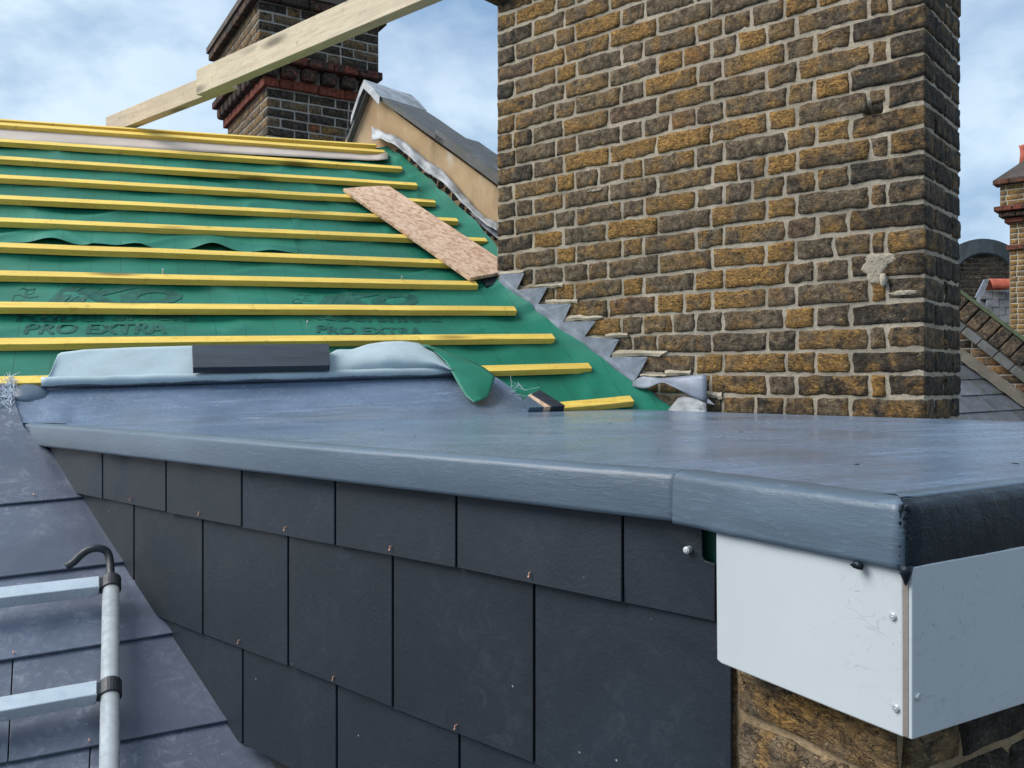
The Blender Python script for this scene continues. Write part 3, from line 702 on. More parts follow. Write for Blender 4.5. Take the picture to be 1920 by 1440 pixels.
def sweep(name, pts, outd, prof, mat, parent, n=40, amp=0.0, fr=8.0, sd=0.0, mit=(None, None), **kw):
    rows = []
    for i in range(n + 1):
        p = lerp(pts[0], pts[1], i / n); r = []
        for k, (o_, z_) in enumerate(prof):
            a = amp * nz(i / n * fr * (pts[1] - pts[0]).length * 8, k * 0.9, sd); a2 = amp * nz(i / n * fr * (pts[1] - pts[0]).length * 8, k * 0.9, sd + 5)
            q = p + outd * (o_ + a) + Z * (z_ + a2)
            if mit[0] and i == 0: q += mit[0] * o_
            if mit[1] and i == n: q += mit[1] * o_
            r.append(q)
        rows.append(r)
    mb = MB().grid(rows); m = len(prof)
    mb.f.append(tuple(range(m))); mb.f.append(tuple(len(mb.v) - m + q for q in range(m - 1, -1, -1)))
    return mb.out(name, mat, parent, smooth=True, **kw)
prof = [(-0.045, -0.002), (-0.020, 0.0006), (-0.008, 0.0012), (0.000, 0.0), (0.0058, -0.0024), (0.0088, -0.0052), (0.0101, -0.0095), (0.0106, -0.030), (0.0110, -0.051), (0.0098, -0.0565), (0.003, -0.0585), (-0.012, -0.054)]
profR = [(o_ + (0.002 if o_ > 0 else 0), z_ * 1.06 + 0.0008) for o_, z_ in prof]
o = sweep('edge_trim', (A0 + cd * 0.01, J + cd * 0.001), -cn, prof, M['grp_trim'], dorm, 160, 0.0007, 0.8, 1)
sweep('edge_trim', (J + e2 * 0.004, C0), -ne, profR, M['grp_trim'], dorm, 110, 0.0010, 2.2, 2, (None, -e2))
o = sweep('front_edge_trim', (C0, FRend), -e2, [(-0.006, -0.001)] + [(o_ + (0.0028 if o_ > 0 else 0), z_ * 1.09 + 0.0010) for o_, z_ in prof[3:]], M['resin'], dorm, 160, 0.0012, 6, 3, (-fd, None))
sweep('front_flange', (C0, FRend), -e2, [(-0.05, -0.003), (-0.03, 0.0012), (-0.010, 0.0022), (-0.003, 0.001), (-0.004, -0.006)], M['grp_trim'], dorm, 120, 0.0007, 4, 9, (-fd, None))
o['label'] = 'glossy blue-black resin-coated front edge'
# resin ridged over the corner, and its drip
for q in range(3):
    o1, o2 = 0.0105 - 0.003 * (q % 2) - 0.002 * (q // 3), 0.0115 - 0.004 * (q // 2)
    path = [C0 - fd * (o1 + 0.0022 * nz(k * 0.7, q * 3)) - e2 * (o2 + 0.0022 * nz(k * 0.9, q * 5 + 2)) - Z * (0.002 + 0.060 * k / 30) for k in range(31)]
    MB().tube(path, [max(0.0008, 0.0020 + 0.0014 * nz(k * 0.6, q * 7)) for k in range(31)], 7).out('resin_ridge', M['resin'], dorm, smooth=True)
MB().tube([C0 - fd * 0.010 - e2 * 0.011 - Z * q for q in (0.054, 0.062, 0.067, 0.0715)], [0.0065, 0.0045, 0.0024, 0.0005], 8).out('resin_drip', M['resin'], dorm, smooth=True)
blob('resin_lump', hit(1608, 1060, J - ne * 0.014, ne), e2, ne, Z, 0.006, 0.004, 0.004, M['resin'], dorm, 3, 8, 0.6)
# grit and flecks blown onto the deck
mb = MB()
for k in range(60):
    f = rnd.random(); p = onflat(lerp(keyed(nearL, key, f), keyed(farL, key, f), 0.06 + 0.88 * rnd.random())); r = 0.0008 + 0.0022 * rnd.random() ** 2; an = rnd.random() * 3; ax = V((math.cos(an), math.sin(an), 0)); ay = V((-ax.y, ax.x, 0))
    mb.prism([p - ax * r * 1.8 + Z * 0.0005, p - ay * r * 0.5 + Z * 0.0005, p + ax * r * 1.6 + Z * 0.0005, p + ay * r * 0.6 + Z * 0.0005], Z * r * 0.5)
tag(mb.out('grit', M['dark'], dorm), kind='stuff')
# upstand where the fibreglass laps up the main roof
rows = []
for i in range(80):
    x = lerp(22, 992, i / 79)
    yt = poly_at([(22, 716), (80, 728), (850, 706), (905, 702), (932, 708), (952, 722), (975, 744), (992, 757)], x) + (1.6 * nz(i * 0.8) if x > 900 else 0)
    ya_, yb = 700.0 + 8, 805.0
    for _ in range(30):
        ym = (ya_ + yb) / 2
        if U_(x, ym, 0.010).y < FL_(x, ym).y: ya_ = ym
        else: yb = ym
    yb = max(yb, yt + 3); a, cm, b = U_(x, yt, 0.016), FL_(x, yb, 0.0008), FL_(x, yb + (max(0.5, min(13, (x - 60) * 0.05)) if x < 880 else max(2, 13 - (x - 880) * 0.1)), -0.0022 if x > 130 else 0.001); r = []
    for k in range(13):
        f = k / 12; p = lerp(lerp(a, cm, f), lerp(cm, b, f), f); p = p + NU * (0.0022 * nz(i * 0.5, k * 0.45, 2) + 0.0012 * nz(i * 1.3, k * 1.4, 6)) * math.sin(math.pi * min(1, f * 1.08))
        r.append(p)
    rows.append(r)
MB().grid(rows).out('roof_upstand', mat_grp('grey_grp_upstand', (0.132, 0.180, 0.258), 0.10, 0.36, (1, 1, 1), (0.30, 0.36, 0.46), 0.6, axis=GA, streaks=0.7), dorm, smooth=True)
lump = blob('corner_lump', U_(52, 740, 0.012), bd, NU, uu, 0.058, 0.020, 0.045, M['grp_trim'], dorm, 3.3, 18, 0.25)
# rolled lip along the top of the upstand with dabs of dark paint
lip0, lip1 = U_(78, 718, 0.034), U_(852, 697, 0.034)
rows = []
for i in range(91):
    p = lerp(lip0, lip1, i / 90) + NU * 0.0025 * nz(i * 0.16); r = []
    for k in range(9):
        a = math.radians(-75 + 200 * k / 8); r.append(p + (NU * math.cos(a - 0.6) + uu * math.sin(a - 0.6)) * (0.0150 + 0.0008 * nz(i * 0.4, k)))
    rows.append(r)
MB().grid(rows).out('rolled_lip', M['grey_membrane'], dorm, smooth=True, solid=0.002)
mb = MB(); rows = []
for i in range(181):
    p = lerp(lip0, lip1, i / 180); hi_ = -52 + 40 * max(-0.5, nz(i * 0.055, 3.3) + 0.25 * nz(i * 0.4, 1)); r = []
    for k in range(5):
        a = math.radians(lerp(-120, hi_, k / 4)); r.append(p + (NU * math.cos(a - 0.6) + uu * math.sin(a - 0.6)) * (0.0168 + 0.0005 * nz(i * 0.5, k)))
    rows.append(r)
mb.grid(rows).out('painted_lip_edge', mat_grp('slate_paint', (0.075, 0.095, 0.125), 0.3, 0.5, (1, 1, 1), (0.25, 0.29, 0.34), 0.4), dorm, smooth=True, solid=0.001)
# frayed glass fibre at the left end
mb = MB()
for k in range(260):
    f = rnd.random(); x, y = lerp(24, 10, f) + jit(7), lerp(709, 780, f) + jit(3)
    p = U_(x, y, 0.016 + 0.02 * rnd.random()); d = (bd * jit(1) - bd * 0.35 + uu * (jit(1) + 0.5 * (1 - f)) + NU * 0.5 * rnd.random()).normalized(); d2 = (d + V((jit(0.9), jit(0.9), jit(0.9)))).normalized(); l = 0.012 + 0.022 * rnd.random()
    mb.tube([p, p + d * l * 0.5, p + d * l * 0.5 + d2 * l * 0.5], [0.0011, 0.0009, 0.0004], 4, cap=False)
for k in range(26):
    x, y = 940 + 45 * rnd.random(), 722 + 26 * rnd.random(); p = U_(x, y, 0.012); d = (bd * jit(1) + uu * (jit(0.6)) + NU * 0.15).normalized(); l = 0.02 + 0.05 * rnd.random()
    mb.tube([p, p + d * l], 0.0006, 3, cap=False)
tag(mb.out('frayed_glass_fibre', M['fibre'], dorm), kind='stuff')
blob('corner_bracket', hit(33, 802, CK - cn * 0.012, cn), cd, cn, Z, 0.016, 0.012, 0.018, M['galv'], dorm, 8.8, 8, 0.5)

# cheek: backing, hung slates with copper rivets
back = [CK_(20, 800, -0.035), CK_(1345, 890, -0.035), CK_(1345, 2300, -0.035), CK_(700, 2300, -0.035)]
slab('cheek_boarding', back, cn * 0.05, M['dark'], dorm)
trim_y = [(53, 812), (1280, 955), (1345, 968)]
low1 = [(60, 908), (140, 925), (449, 988), (850, 1064), (1165, 1130), (1345, 1166)]
low2 = [(150, 1098), (240, 1133), (314, 1163), (379, 1189), (536, 1247), (734, 1327), (1000, 1432), (1375, 1590)]
low3 = [(300, 1318), (380, 1358), (451, 1392), (540, 1440), (640, 1492), (870, 1610), (1380, 1880)]
rivets = [(247, 933), (376, 960), (537, 988), (735, 1024), (996, 1073), (311, 1147), (450, 1200), (628, 1268), (857, 1359)]
def cheek_slate(x0, x1, upl, lol, notch=None, lowout=-0.004):
    gap = 1.1 + (x0 + x1) / 2000; a, b = x0 + gap, x1 - gap
    dl, dr = jit(1.2), jit(1.2)
    lo = [(a, poly_at(lol, a) + dl), (b, poly_at(lol, b) + dr)]; upx = [(b, poly_at(upl, b) - 9), (a, poly_at(upl, a) - 9)]
    t = jit(0.0012)
    pts = [CK_(x, y, lowout + t) for x, y in lo] + [CK_(x, y, -0.012) for x, y in upx]
    if notch: pts = [CK_(*lo[0], lowout), CK_(1341, 1166, lowout), CK_(1341, 1058, -0.006), CK_(1322, 1052, -0.006), CK_(1317, 1044, -0.006), CK_(1316, 985, -0.008), CK_(*upx[1], -0.010)]
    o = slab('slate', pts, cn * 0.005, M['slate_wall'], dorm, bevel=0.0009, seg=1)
    for (rx, ry) in rivets:
        if a - 3 < rx < b + 3 and upx[1][1] < ry < max(lo[0][1], lo[1][1]):
            p = CK_(rx, ry, 0.000 + lowout); mb = MB().tube([p + cn * 0.004, p - cn * 0.004, p - cn * 0.005 - Z * 0.006 + cd * 0.001], 0.0011, 6); mb.out('copper_rivet', M['copper'], o); rivets.remove((rx, ry)); break
    return o
def course(xs, upl, lol, lowout=-0.004):
    for x0, x1 in zip(xs, xs[1:]): cheek_slate(x0, x1, upl, lol, lowout=lowout)
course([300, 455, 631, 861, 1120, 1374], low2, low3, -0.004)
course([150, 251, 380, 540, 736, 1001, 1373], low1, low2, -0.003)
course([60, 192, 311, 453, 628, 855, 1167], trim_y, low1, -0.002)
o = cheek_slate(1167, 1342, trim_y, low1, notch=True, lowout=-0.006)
d = CK_(1289, 1031, -0.002); MB().tube([d + cn * 0.006, d - cn * 0.003, d - cn * 0.0045], [0.0042, 0.0042, 0.002], 12).out('rivet_cap', M['white'], o, smooth=False)
slab('underlay_sliver', [CK_(1300, 960, -0.022), CK_(1365, 960, -0.022), CK_(1365, 1085, -0.022), CK_(1300, 1085, -0.022)], cn * 0.002, M['underlay'], dorm)

# eaves box: two white fascia panels with screws
PS = J - ne * 0.006                                          # side panel plane
def SD_(x, y, out=0.0): return hit(x, y, PS - ne * out, ne)
sp_ = [(1342, 985), (1692, 1060), (1694, 1383), (1560, 1329), (1470, 1292), (1352, 1244), (1344, 1237)]
side_panel = slab('fascia_panel', [SD_(x, y) for x, y in sp_], ne * 0.010, M['white'], dorm, bevel=0.0015)
fx = SD_(1692, 1200); fx.z = 0; FX = V((fx.x, fx.y, 0))
def FRp(s, z, out=0.0): return FX + fd * s - e2 * out + Z * z
zt, zb0 = SD_(1692, 1060).z, SD_(1694, 1384).z
fp_out = 0.0092
def frz(y, x):   # height on the outer face of the front panel for a pixel
    p = hit(x, y, FX - e2 * fp_out, e2); return p
q0, q1 = frz(1388, 1709), frz(1318, 1925); slope = (q1.z - q0.z) / (q1 - q0).dot(fd)
fl = [FRp(0, zt, fp_out), FRp(1.6, zt + 0.0, fp_out), FRp(1.6, q0.z + slope * 1.6, fp_out), FRp(0, q0.z, fp_out)]
front_panel = slab('front_fascia_panel', fl, e2 * (fp_out - 0.0004), M['white'], dorm, bevel=0.0012)
slab('board_edge', [FRp(-0.0006, zt, 0.0008), FRp(-0.0006, zt, fp_out - 0.0032), FRp(-0.0006, q0.z + 0.0015, fp_out - 0.0032), FRp(-0.0006, q0.z + 0.001, 0.0008)], fd * 0.001, M['core'], front_panel)
def screw(c, nrm_, r, parent):
    t1 = nrm_.cross(Z).normalized(); mb = MB().tube([c + nrm_ * 0.002, c - nrm_ * 0.0012, c - nrm_ * 0.0022], [r, r, r * 0.75], 14); mb.box(c - nrm_ * 0.0026 - t1 * r * 0.5 - Z * r * 0.1, t1 * r, Z * r * 0.2, nrm_ * 0.0006)
    mb.out('screw', M['galv'], parent)
for x, y in ((1675, 1156), (1681, 1328)): screw(SD_(x, y), ne, 0.0035, side_panel)
screw(frz(1306, 1720), e2, 0.0035, front_panel)
so_ = [SD_(1344, 1225, -0.012), SD_(1690, 1372, -0.012), FRp(1.6, 0, -0.012), FRp(1.6, 0, -0.3)]
slab('soffit', [V((p.x, p.y, q0.z + 0.05)) for p in so_], Z * 0.008, M['dark'], dorm)
# body of the dormer out of sight
bz = -1.3
body = [CK_(60, HY, -0.09), CK_(1345, HY, -0.09), C0 + fd * 0.10 + e2 * 0.12, FRend + e2 * 0.12 - fd * 0.1, FL_(1900, 789) - cn * 0.06 + fdir * 0.2, Ffar - cn * 0.06]
body = [V((p.x, p.y, -0.165)) for p in body]
slab('timber_frame', body, Z * (bz + 0.165), M['dark'], dorm)

# brick wall under the eaves box
wallP = SD_(1500, 1400, -0.035)
nw = ne
def WB_(x, y): return hit(x, y, wallP, nw)
wcor = WB_(1748, 1400) + e2 * 0.035; wcor = V((wcor.x, wcor.y, 0))
bw = thing('brick_wall', V((wcor.x, wcor.y, -8.2)), 'yellow-brown stock brick wall below the white fascia box, its front face coloured dark as shade', 'wall')
wpath = corner_path(wcor, e2, fd)
z_m = WB_(1385, 1341).z
wl_ = [(WB_(x, 1400) - wcor).dot(e2) for x in (1378, 1590)]
mb = MB(); rows = []
ss = [-0.40 + 0.01 * i for i in range(41)] + [0.01 * i for i in range(1, 90)]
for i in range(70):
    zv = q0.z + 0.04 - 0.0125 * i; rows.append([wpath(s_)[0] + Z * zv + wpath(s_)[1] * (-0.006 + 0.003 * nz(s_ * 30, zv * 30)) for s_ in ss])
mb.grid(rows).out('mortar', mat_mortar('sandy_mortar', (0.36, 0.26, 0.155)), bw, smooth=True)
slab('wall_body', [V((p.x, p.y, -1.1)) for p in (wcor + e2 * 0.02 + fd * 0.02, wcor + e2 * 0.38 + fd * 0.02, wcor + e2 * 0.38 + fd * 0.86, wcor + e2 * 0.02 + fd * 0.86)], Z * -7.1, M['mortar'], bw)
sd = 900.0
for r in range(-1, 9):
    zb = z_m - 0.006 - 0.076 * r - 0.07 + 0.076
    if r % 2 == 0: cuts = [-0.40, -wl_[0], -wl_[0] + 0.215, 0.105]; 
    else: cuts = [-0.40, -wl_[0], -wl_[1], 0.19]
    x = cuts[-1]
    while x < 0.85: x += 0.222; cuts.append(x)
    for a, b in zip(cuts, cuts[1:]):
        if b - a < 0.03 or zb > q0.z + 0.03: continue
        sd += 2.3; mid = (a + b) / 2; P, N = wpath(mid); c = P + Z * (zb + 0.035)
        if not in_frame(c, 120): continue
        brick('brick', wpath, a + 0.004, b - 0.004, zb + 0.003, zb + 0.071, bw, (0.55 if mid < 0.1 else 0.1, 0.36 if mid < 0.06 else 1.15, 0.0, 1), sd, ns=10, nv=6, rough=0.9, corner=0.0 if a < 0 < b else None)  # front-face bricks coloured near-black to stand in for shade under the overhang

# ------------------------------------------------------------------ slated slope on the left
sroof = thing('slate_roof', L_(100, 1250), 'smooth blue-grey slate roof slope beside the dormer cheek, under the ladder', 'roof')
slab('sarking', [L_(-900, 760, -0.012), L_(60, 760, -0.012), L_(480, 1440, -0.012), L_(900, 2150, -0.012), L_(-900, 2300, -0.012)], -NL * 0.03, M['dark'], sroof)
lines = [[(-700, 705), (0, 708), (60, 712)], [(-700, 1012), (0, 945), (165, 930)], [(-700, 1165), (0, 1081), (200, 1057), (265, 1049)], [(-700, 1350), (0, 1237), (315, 1187), (350, 1182)], [(-700, 1565), (0, 1430), (420, 1351), (460, 1344)], [(-700, 1800), (0, 1650), (640, 1525)], [(-700, 2200), (0, 1990), (800, 1780)]]
rightx = [[(708, 24), (760, 30), (800, 45), (850, 98), (945, 170)], [(905, 140), (1060, 265)], [(1040, 240), (1200, 352)], [(1170, 320), (1360, 460)], [(1335, 430), (1530, 620)], [(1500, 580), (1800, 800)]]
jx = [[-330, -95], [-520, -230], [-360, -70], [-560, -250, 15], [-420, -90, 160], [-500, -100, 250, 520]]
rv = [(63, 928), (25, 1224), (167, 1388), (-60, 1095)]
for c in range(6):
    U0, L0 = lines[c], lines[c + 1]; cuts = [-700] + jx[c] + [None]
    for a, b in zip(cuts, cuts[1:]):
        la = poly_at(L0, a); ua = poly_at(U0, a) - (10 if c else 0)
        pts = [(a + 1.2, la)]
        sl = -10 if (a > -700 and c in (3, 4)) else 0
        if b is None:
            xr = poly_at(rightx[c], poly_at(L0, L0[-1][0])); pts += [(0 if a < 0 else a + 5, poly_at(L0, max(a + 5, 0))), (xr, poly_at(L0, xr))]
            ys = [q for q in rightx[c] if q[0] < poly_at(L0, xr) - 4]
            pts += [(x, y) for y, x in reversed(ys)]; pts += [(a + 1.2 - sl, ua)]
        else: pts += [(b - 1.2, poly_at(L0, b)), (b - 1.2 - (-10 if c in (3, 4) and b > -100 else 0), poly_at(U0, b) - (10 if c else 0)), (a + 1.2 - sl, ua)]
        ylo = max(p[1] for p in pts)
        P3 = []
        for (x, y) in pts:
            yl, yu = poly_at(L0, x), poly_at(U0, x); f = max(0, min(1, (y - yu) / max(1, yl - yu))); P3.append(L_(x, y, 0.001 + 0.0085 * f + jit(0.0004)))
        o = slab('slate', P3, -NL * 0.005, M['slate_roof'], sroof, bevel=0.0009, seg=1)
        for (rx, ry) in list(rv):
            if a < rx < (b if b is not None else 600) and poly_at(U0, rx) < ry < poly_at(L0, rx):
                p = L_(rx, ry, 0.009); MB().tube([p - NL * 0.004, p + NL * 0.004, p + NL * 0.005 - ul * 0.006], 0.0012, 6).out('copper_rivet', M['copper'], o); rv.remove((rx, ry))

# ------------------------------------------------------------------ ladder lying on the slates
lad = thing('ladder', L_(205, 1430, 0.0), 'aluminium roof ladder with round stile, black collars and black hook', 'ladder')
sa, sb = L_(208, 1085, 0.050), L_(205.6, 1440, 0.050); ldir = (sb - sa).normalized(); rdir = (L_(0, 1117, 0.05) - L_(187, 1095, 0.05)).normalized()
sb = sa + ldir * 2.1
MB().tube([sa, sb], 0.0168, 24).out('stile', M['alu'], lad, smooth=True, bevel=0)
MB().tube([sa + rdir * 0.44, sb + rdir * 0.44], 0.0168, 24).out('stile', M['alu'], lad, smooth=True)
ra = [((187, 1079), (0, 1102)), ((179, 1275), (0, 1303))]
gapv = None
def rung(p, k):
    w, th = 0.034, 0.028; wv = ldir * w; tv = -NL * th
    mb = MB().box(p, rdir * 0.40, wv, tv); mb.out('rung', M['alu'], lad, bevel=0.002)
    for base, sg in ((sa, 1), (sa + rdir * 0.44, -1)):
        c = base + ldir * ((p - sa).dot(ldir) + w * 0.45)
        col = MB().tube([c - ldir * 0.017, c + ldir * 0.017], 0.0205, 24); co = col.out('collar', M['rubber'], lad, bevel=0.001)
        MB().box(c + rdir * sg * 0.012 - ldir * 0.014 + NL * 0.012, rdir * sg * 0.030, ldir * 0.028, -NL * 0.022).out('collar_socket', M['rubber'], co, bevel=0.002)
p0 = L_(187, 1079, 0.064); p1 = L_(179, 1275, 0.064); stp = (p1 - p0).dot(ldir)
for k in range(6): rung(p0 + ldir * stp * k, k)
hook = [L_(208, 1096, 0.05), L_(207, 1066, 0.052), L_(205, 1046, 0.058), L_(200, 1034, 0.066), L_(190, 1029, 0.072), L_(178, 1028, 0.074), L_(164, 1032, 0.070), L_(150, 1042, 0.060), L_(138, 1054, 0.048), L_(124, 1063, 0.040)]
def smooth_path(p, n=4):
    out = []
    for i in range(len(p) - 1):
        p0_, p1_, p2_, p3_ = p[max(i - 1, 0)], p[i], p[i + 1], p[min(i + 2, len(p) - 1)]
        for k in range(n):
            t = k / n; out.append(0.5 * ((2 * p1_) + (p2_ - p0_) * t + (2 * p0_ - 5 * p1_ + 4 * p2_ - p3_) * t * t + (3 * p1_ - p0_ - 3 * p2_ + p3_) * t ** 3))
    return out + [p[-1]]
MB().tube(smooth_path(hook), 0.0085, 14).out('hook', M['rubber'], lad, smooth=True)
MB().tube(smooth_path([p + rdir * 0.44 for p in hook]), 0.0085, 14).out('hook', M['rubber'], lad, smooth=True)

# ------------------------------------------------------------------ loose things lying on the roof
osb = thing('osb_board', U_(780, 430, 0.026), 'tan chipboard offcut lying diagonally across the battens beside the chimney', 'board')
op = [(643.5, 353), (690, 349), (729, 348), (939, 486), (935, 511), (881, 521)]
M_t = 0.016
o = slab('panel', [U_(x, y, TH + 0.003 + M_t) for x, y in op], -NU * M_t, M['osb'], osb, bevel=0.0012)
slab('dark_edge_packing', [U_(905, 520, 0.022), U_(937, 512, 0.03), U_(934, 532, 0.02), U_(912, 536, 0.02)], -NU * 0.018, M['slate_wall'], osb)
# folded membrane: grey underside showing, green corner hanging over
flap = thing('folded_membrane', U_(450, 690), 'loose membrane folded back on the upstand, pale grey underside and green corner', 'membrane')
topc = [(76, 714), (92, 706), (98, 690), (106, 668), (112, 662), (160, 656), (250, 652), (360, 649), (450, 652), (560, 660), (618, 664), (632, 656), (660, 656), (690, 646), (720, 641.5), (755, 640), (785, 644), (815, 660), (838, 684), (850, 702)]
rows = []
for i in range(121):
    x = lerp(76, 850, i / 120); yt = poly_at(topc, x); yl = poly_at([(76, 712), (850, 693)], x); r = []
    dome = max(0, min(1, (x - 600) / 120)) * 0.028
    for k in range(13):
        f = k / 12; off = 0.036 + dome * math.sin(math.pi * min(1, f * 1.05)) + 0.010 * f + 0.0020 * nz(i * 0.10, k * 0.2, 3)
        r.append(U_(x, lerp(yl, min(yl, yt), f), off))
    rows.append(r)
MB().grid(rows).out('grey_flap', M['grey_membrane'], flap, smooth=True, solid=0.002)
gf = [(790, 647), (812, 656), (834, 676), (848, 700), (860, 722), (873, 742), (889, 755)]
gr_ = [(800, 646), (838, 660), (872, 672), (906, 688), (929, 705), (922, 727), (913, 747)]
rows = []
for i in range(25):
    q = i / 24 * 6; a = min(int(q), 5); f = q - a; r = []
    xl, yl = lerp(gf[a][0], gf[a + 1][0], f), lerp(gf[a][1], gf[a + 1][1], f); xr, yr = lerp(gr_[a][0], gr_[a + 1][0], f), lerp(gr_[a][1], gr_[a + 1][1], f)
    for k in range(11):
        g_ = k / 10; r.append(U_(lerp(xl, xr, g_), lerp(yl, yr, g_), 0.056 + 0.075 * max(0, i / 24 - 0.35) + 0.004 * math.sin(math.pi * g_) + 0.006 * abs(nz(i * 0.22, k * 0.28, 4)) - 0.010 * g_ - 0.010 * max(0, g_ - 0.55)))
    rows.append(r)
MB().grid(rows).out('green_corner', mat_underlay('green_underlay_plain', False), flap, smooth=True, solid=0.0008)
plank = [(360, 646.5), (617, 644.5), (619, 685), (362, 689)]
o = slab('composite_plank', [U_(x, y, 0.080) for x, y in plank], -NU * 0.022, M['composite'], None, bevel=0.001); tag(o, 'short charcoal composite plank propped on the grey membrane fold', 'plank')
tro = thing('trim_offcut', U_(1020, 750), 'short broken offcut of grey edge trim with bare timber core by the lowest battens', 'offcut')
slab('trim_shell', [U_(x, y, 0.055) for x, y in ((996, 738), (1012, 730), (1060, 760), (1036, 762))], -NU * 0.03, M['composite'], tro, bevel=0.002)
slab('timber_core', [U_(x, y, 0.051) for x, y in ((990, 741), (998, 737), (1038, 762), (1022, 763))], -NU * 0.025, M['osb'], tro)
slab('grey_lining', [U_(x, y, 0.048) for x, y in ((983, 748), (991, 741), (1023, 763), (992, 764))], -NU * 0.02, M['grp_trim'], tro)

# ------------------------------------------------------------------ timbers resting on the ridge
ed = vdir(-880); en = V((ed.y, -ed.x, 0)); en = en if en.y > 0 else -en
M['beam'] = mat_wood('pale_sawn_timber', (0.66, 0.545, 0.385), (0.50, 0.395, 0.255), ed)
K2 = ray(222) * 4.36
t2, b2_ = hit(222, 209, K2, en).z, hit(222, 242, K2, en).z
a = hit(198, HY, K2, en); a.z = b2_
ed2 = vdir(-960)
o = MB().box(a, -ed2 * 1.15, Z * (t2 - b2_), en * 0.047).out('timber_beam', mat_wood('pinkish_sawn_timber', (0.60, 0.48, 0.335), (0.47, 0.36, 0.235), ed), None, bevel=0.002); tag(o, 'lower sawn timber beam end resting on the yellow ridge batten', 'beam', 'timbers over the ridge')
K1 = K2 - en * 0.062
t1, b1_ = hit(372, 129, K1, en).z, hit(378, 174, K1, en).z
a = hit(368, HY, K1, en); a.z = b1_
o = MB().box(a, -ed * 5.2, Z * (t1 - b1_), en * 0.047).out('timber_beam', M['beam'], None, bevel=0.002); tag(o, 'upper sawn timber beam crossing in front of the rear chimney to the top edge', 'beam', 'timbers over the ridge')

# ------------------------------------------------------------------ rendered parapet between the roofs
PP = PN + cn * 0.42
def PA_(x, y, out=0.0): return hit(x, y, PP - cn * out, cn)
par = thing('parapet_wall', PA_(800, 420) + V((0, 0, -0.5)), 'tan rendered parapet wall with dark coping between the battened roof and the sky', 'wall')
face = [(688, 165), (705, 172), (740, 210), (800, 255), (860, 298), (960, 372), (1000, 402), (1000, 700), (930, 640), (600, 420), (620, 330), (646, 268)]
slab('rendered_face', [PA_(x, y) for x, y in face], cn * 0.24, M['render'], par)
def cop(pts, z, back, mat, name, lift=0.0, bevel=0.004, over=0.035):
    f = [PA_(x, y, over) + Z * lift for x, y in pts]; bvec = cn * (back + over) + Z * 0.0
    mb = MB(); n = len(f); bk = [p + bvec for p in f]
    rowsT, rowsB = [], []
    top = [[lerp(a, b, k / 6) + Z * 0.004 * nz(i * 1.7, k * 1.1, z * 50) for k in range(7)] for i, (a, b) in enumerate(zip(f, bk))]
    mb.grid(top); b0 = len(mb.v); mb.grid([[p - Z * z for p in r] for r in top])
    m = 7
    for i in range(n - 1):
        for k in (0, m - 1): mb.f.append((i * m + k, (i + 1) * m + k, b0 + (i + 1) * m + k, b0 + i * m + k))
    for i in (0, n - 1):
        for k in range(m - 1): mb.f.append((i * m + k, i * m + k + 1, b0 + i * m + k + 1, b0 + i * m + k))
    return mb.out(name, mat, par, bevel=0)
def linepts(pl, n):
    return [(lerp(pl[0][0], pl[1][0], i / n), lerp(pl[0][1], pl[1][1], i / n)) for i in range(n + 1)]
cop(linepts(((702, 172), (832, 262)), 10), 0.028, 0.30, M['coping'], 'coping_slab')
cop(linepts(((816, 249), (1010, 388)), 12), 0.055, 0.30, M['coping'], 'coping_slab', 0.02)
cop(linepts(((650, 258), (688, 162)), 6), 0.03, 0.28, M['coping'], 'coping_slab', 0.0)
# lead cap over the apex
apx = PA_(688, 152, 0.045)
rows = []
for (x, y) in ((659, 220), (666, 198), (676, 168), (683, 152), (696, 164), (712, 183)):
    rows.append([PA_(x, y, 0.045) + cn * 0.36 * k / 5 + Z * (0.006 + 0.002 * nz(x * 0.3, k * 0.5)) for k in range(6)])
rows2 = [[r[0] - Z * 0.05 - cn * 0.004] + r for r in rows]
MB().grid(rows2).out('lead_cap', M['lead_pale'], par, solid=0.003)
# crumpled lead strip along its foot, and the rubble showing below
rib = [(697, 250), (712, 252), (740, 262), (770, 284), (800, 312), (830, 330), (850, 352), (880, 385), (905, 410), (932, 425)]
rows = []
for i in range(46):
    x = lerp(697, 934, i / 45); y = poly_at(rib, x); w = poly_at([(697, 26), (715, 14), (760, 20), (800, 24), (830, 22), (860, 20), (900, 12), (934, 16)], x); r = []
    for k in range(5):
        f = k / 4; r.append(PA_(x, y + w * (f - 0.5) + 2.5 * nz(i * 0.45, 1), 0.02 + 0.045 * f + 0.016 * nz(i * 0.30, k * 0.5, 2) + 0.006 * nz(i * 0.8, k, 4)))
    rows.append(r)
o = MB().grid(rows).out('lead_strip', M['lead_pale'], None, smooth=True, solid=0.003); tag(o, 'crumpled whitish lead strip dangling along the foot of the tan parapet', 'flashing')
for k in range(15):
    f = k / 14; x = lerp(742, 925, f); y = poly_at(rib, x) + 16 + jit(3)
    c = PA_(x, y, 0.005); w = 0.035 + 0.03 * rnd.random()
    MB().box(c, cd * -w, Z * -0.038, cn * 0.05).out('rubble_brick', M['brick'], par, bevel=0.005, color=(0.1, 0.95, 0, 1))
slab('lead_soaker', [PA_(880, 398, 0.02), PA_(936, 428, 0.02), PA_(960, 470, 0.05), PA_(905, 425, 0.05)], cn * 0.003, M['lead'], par)

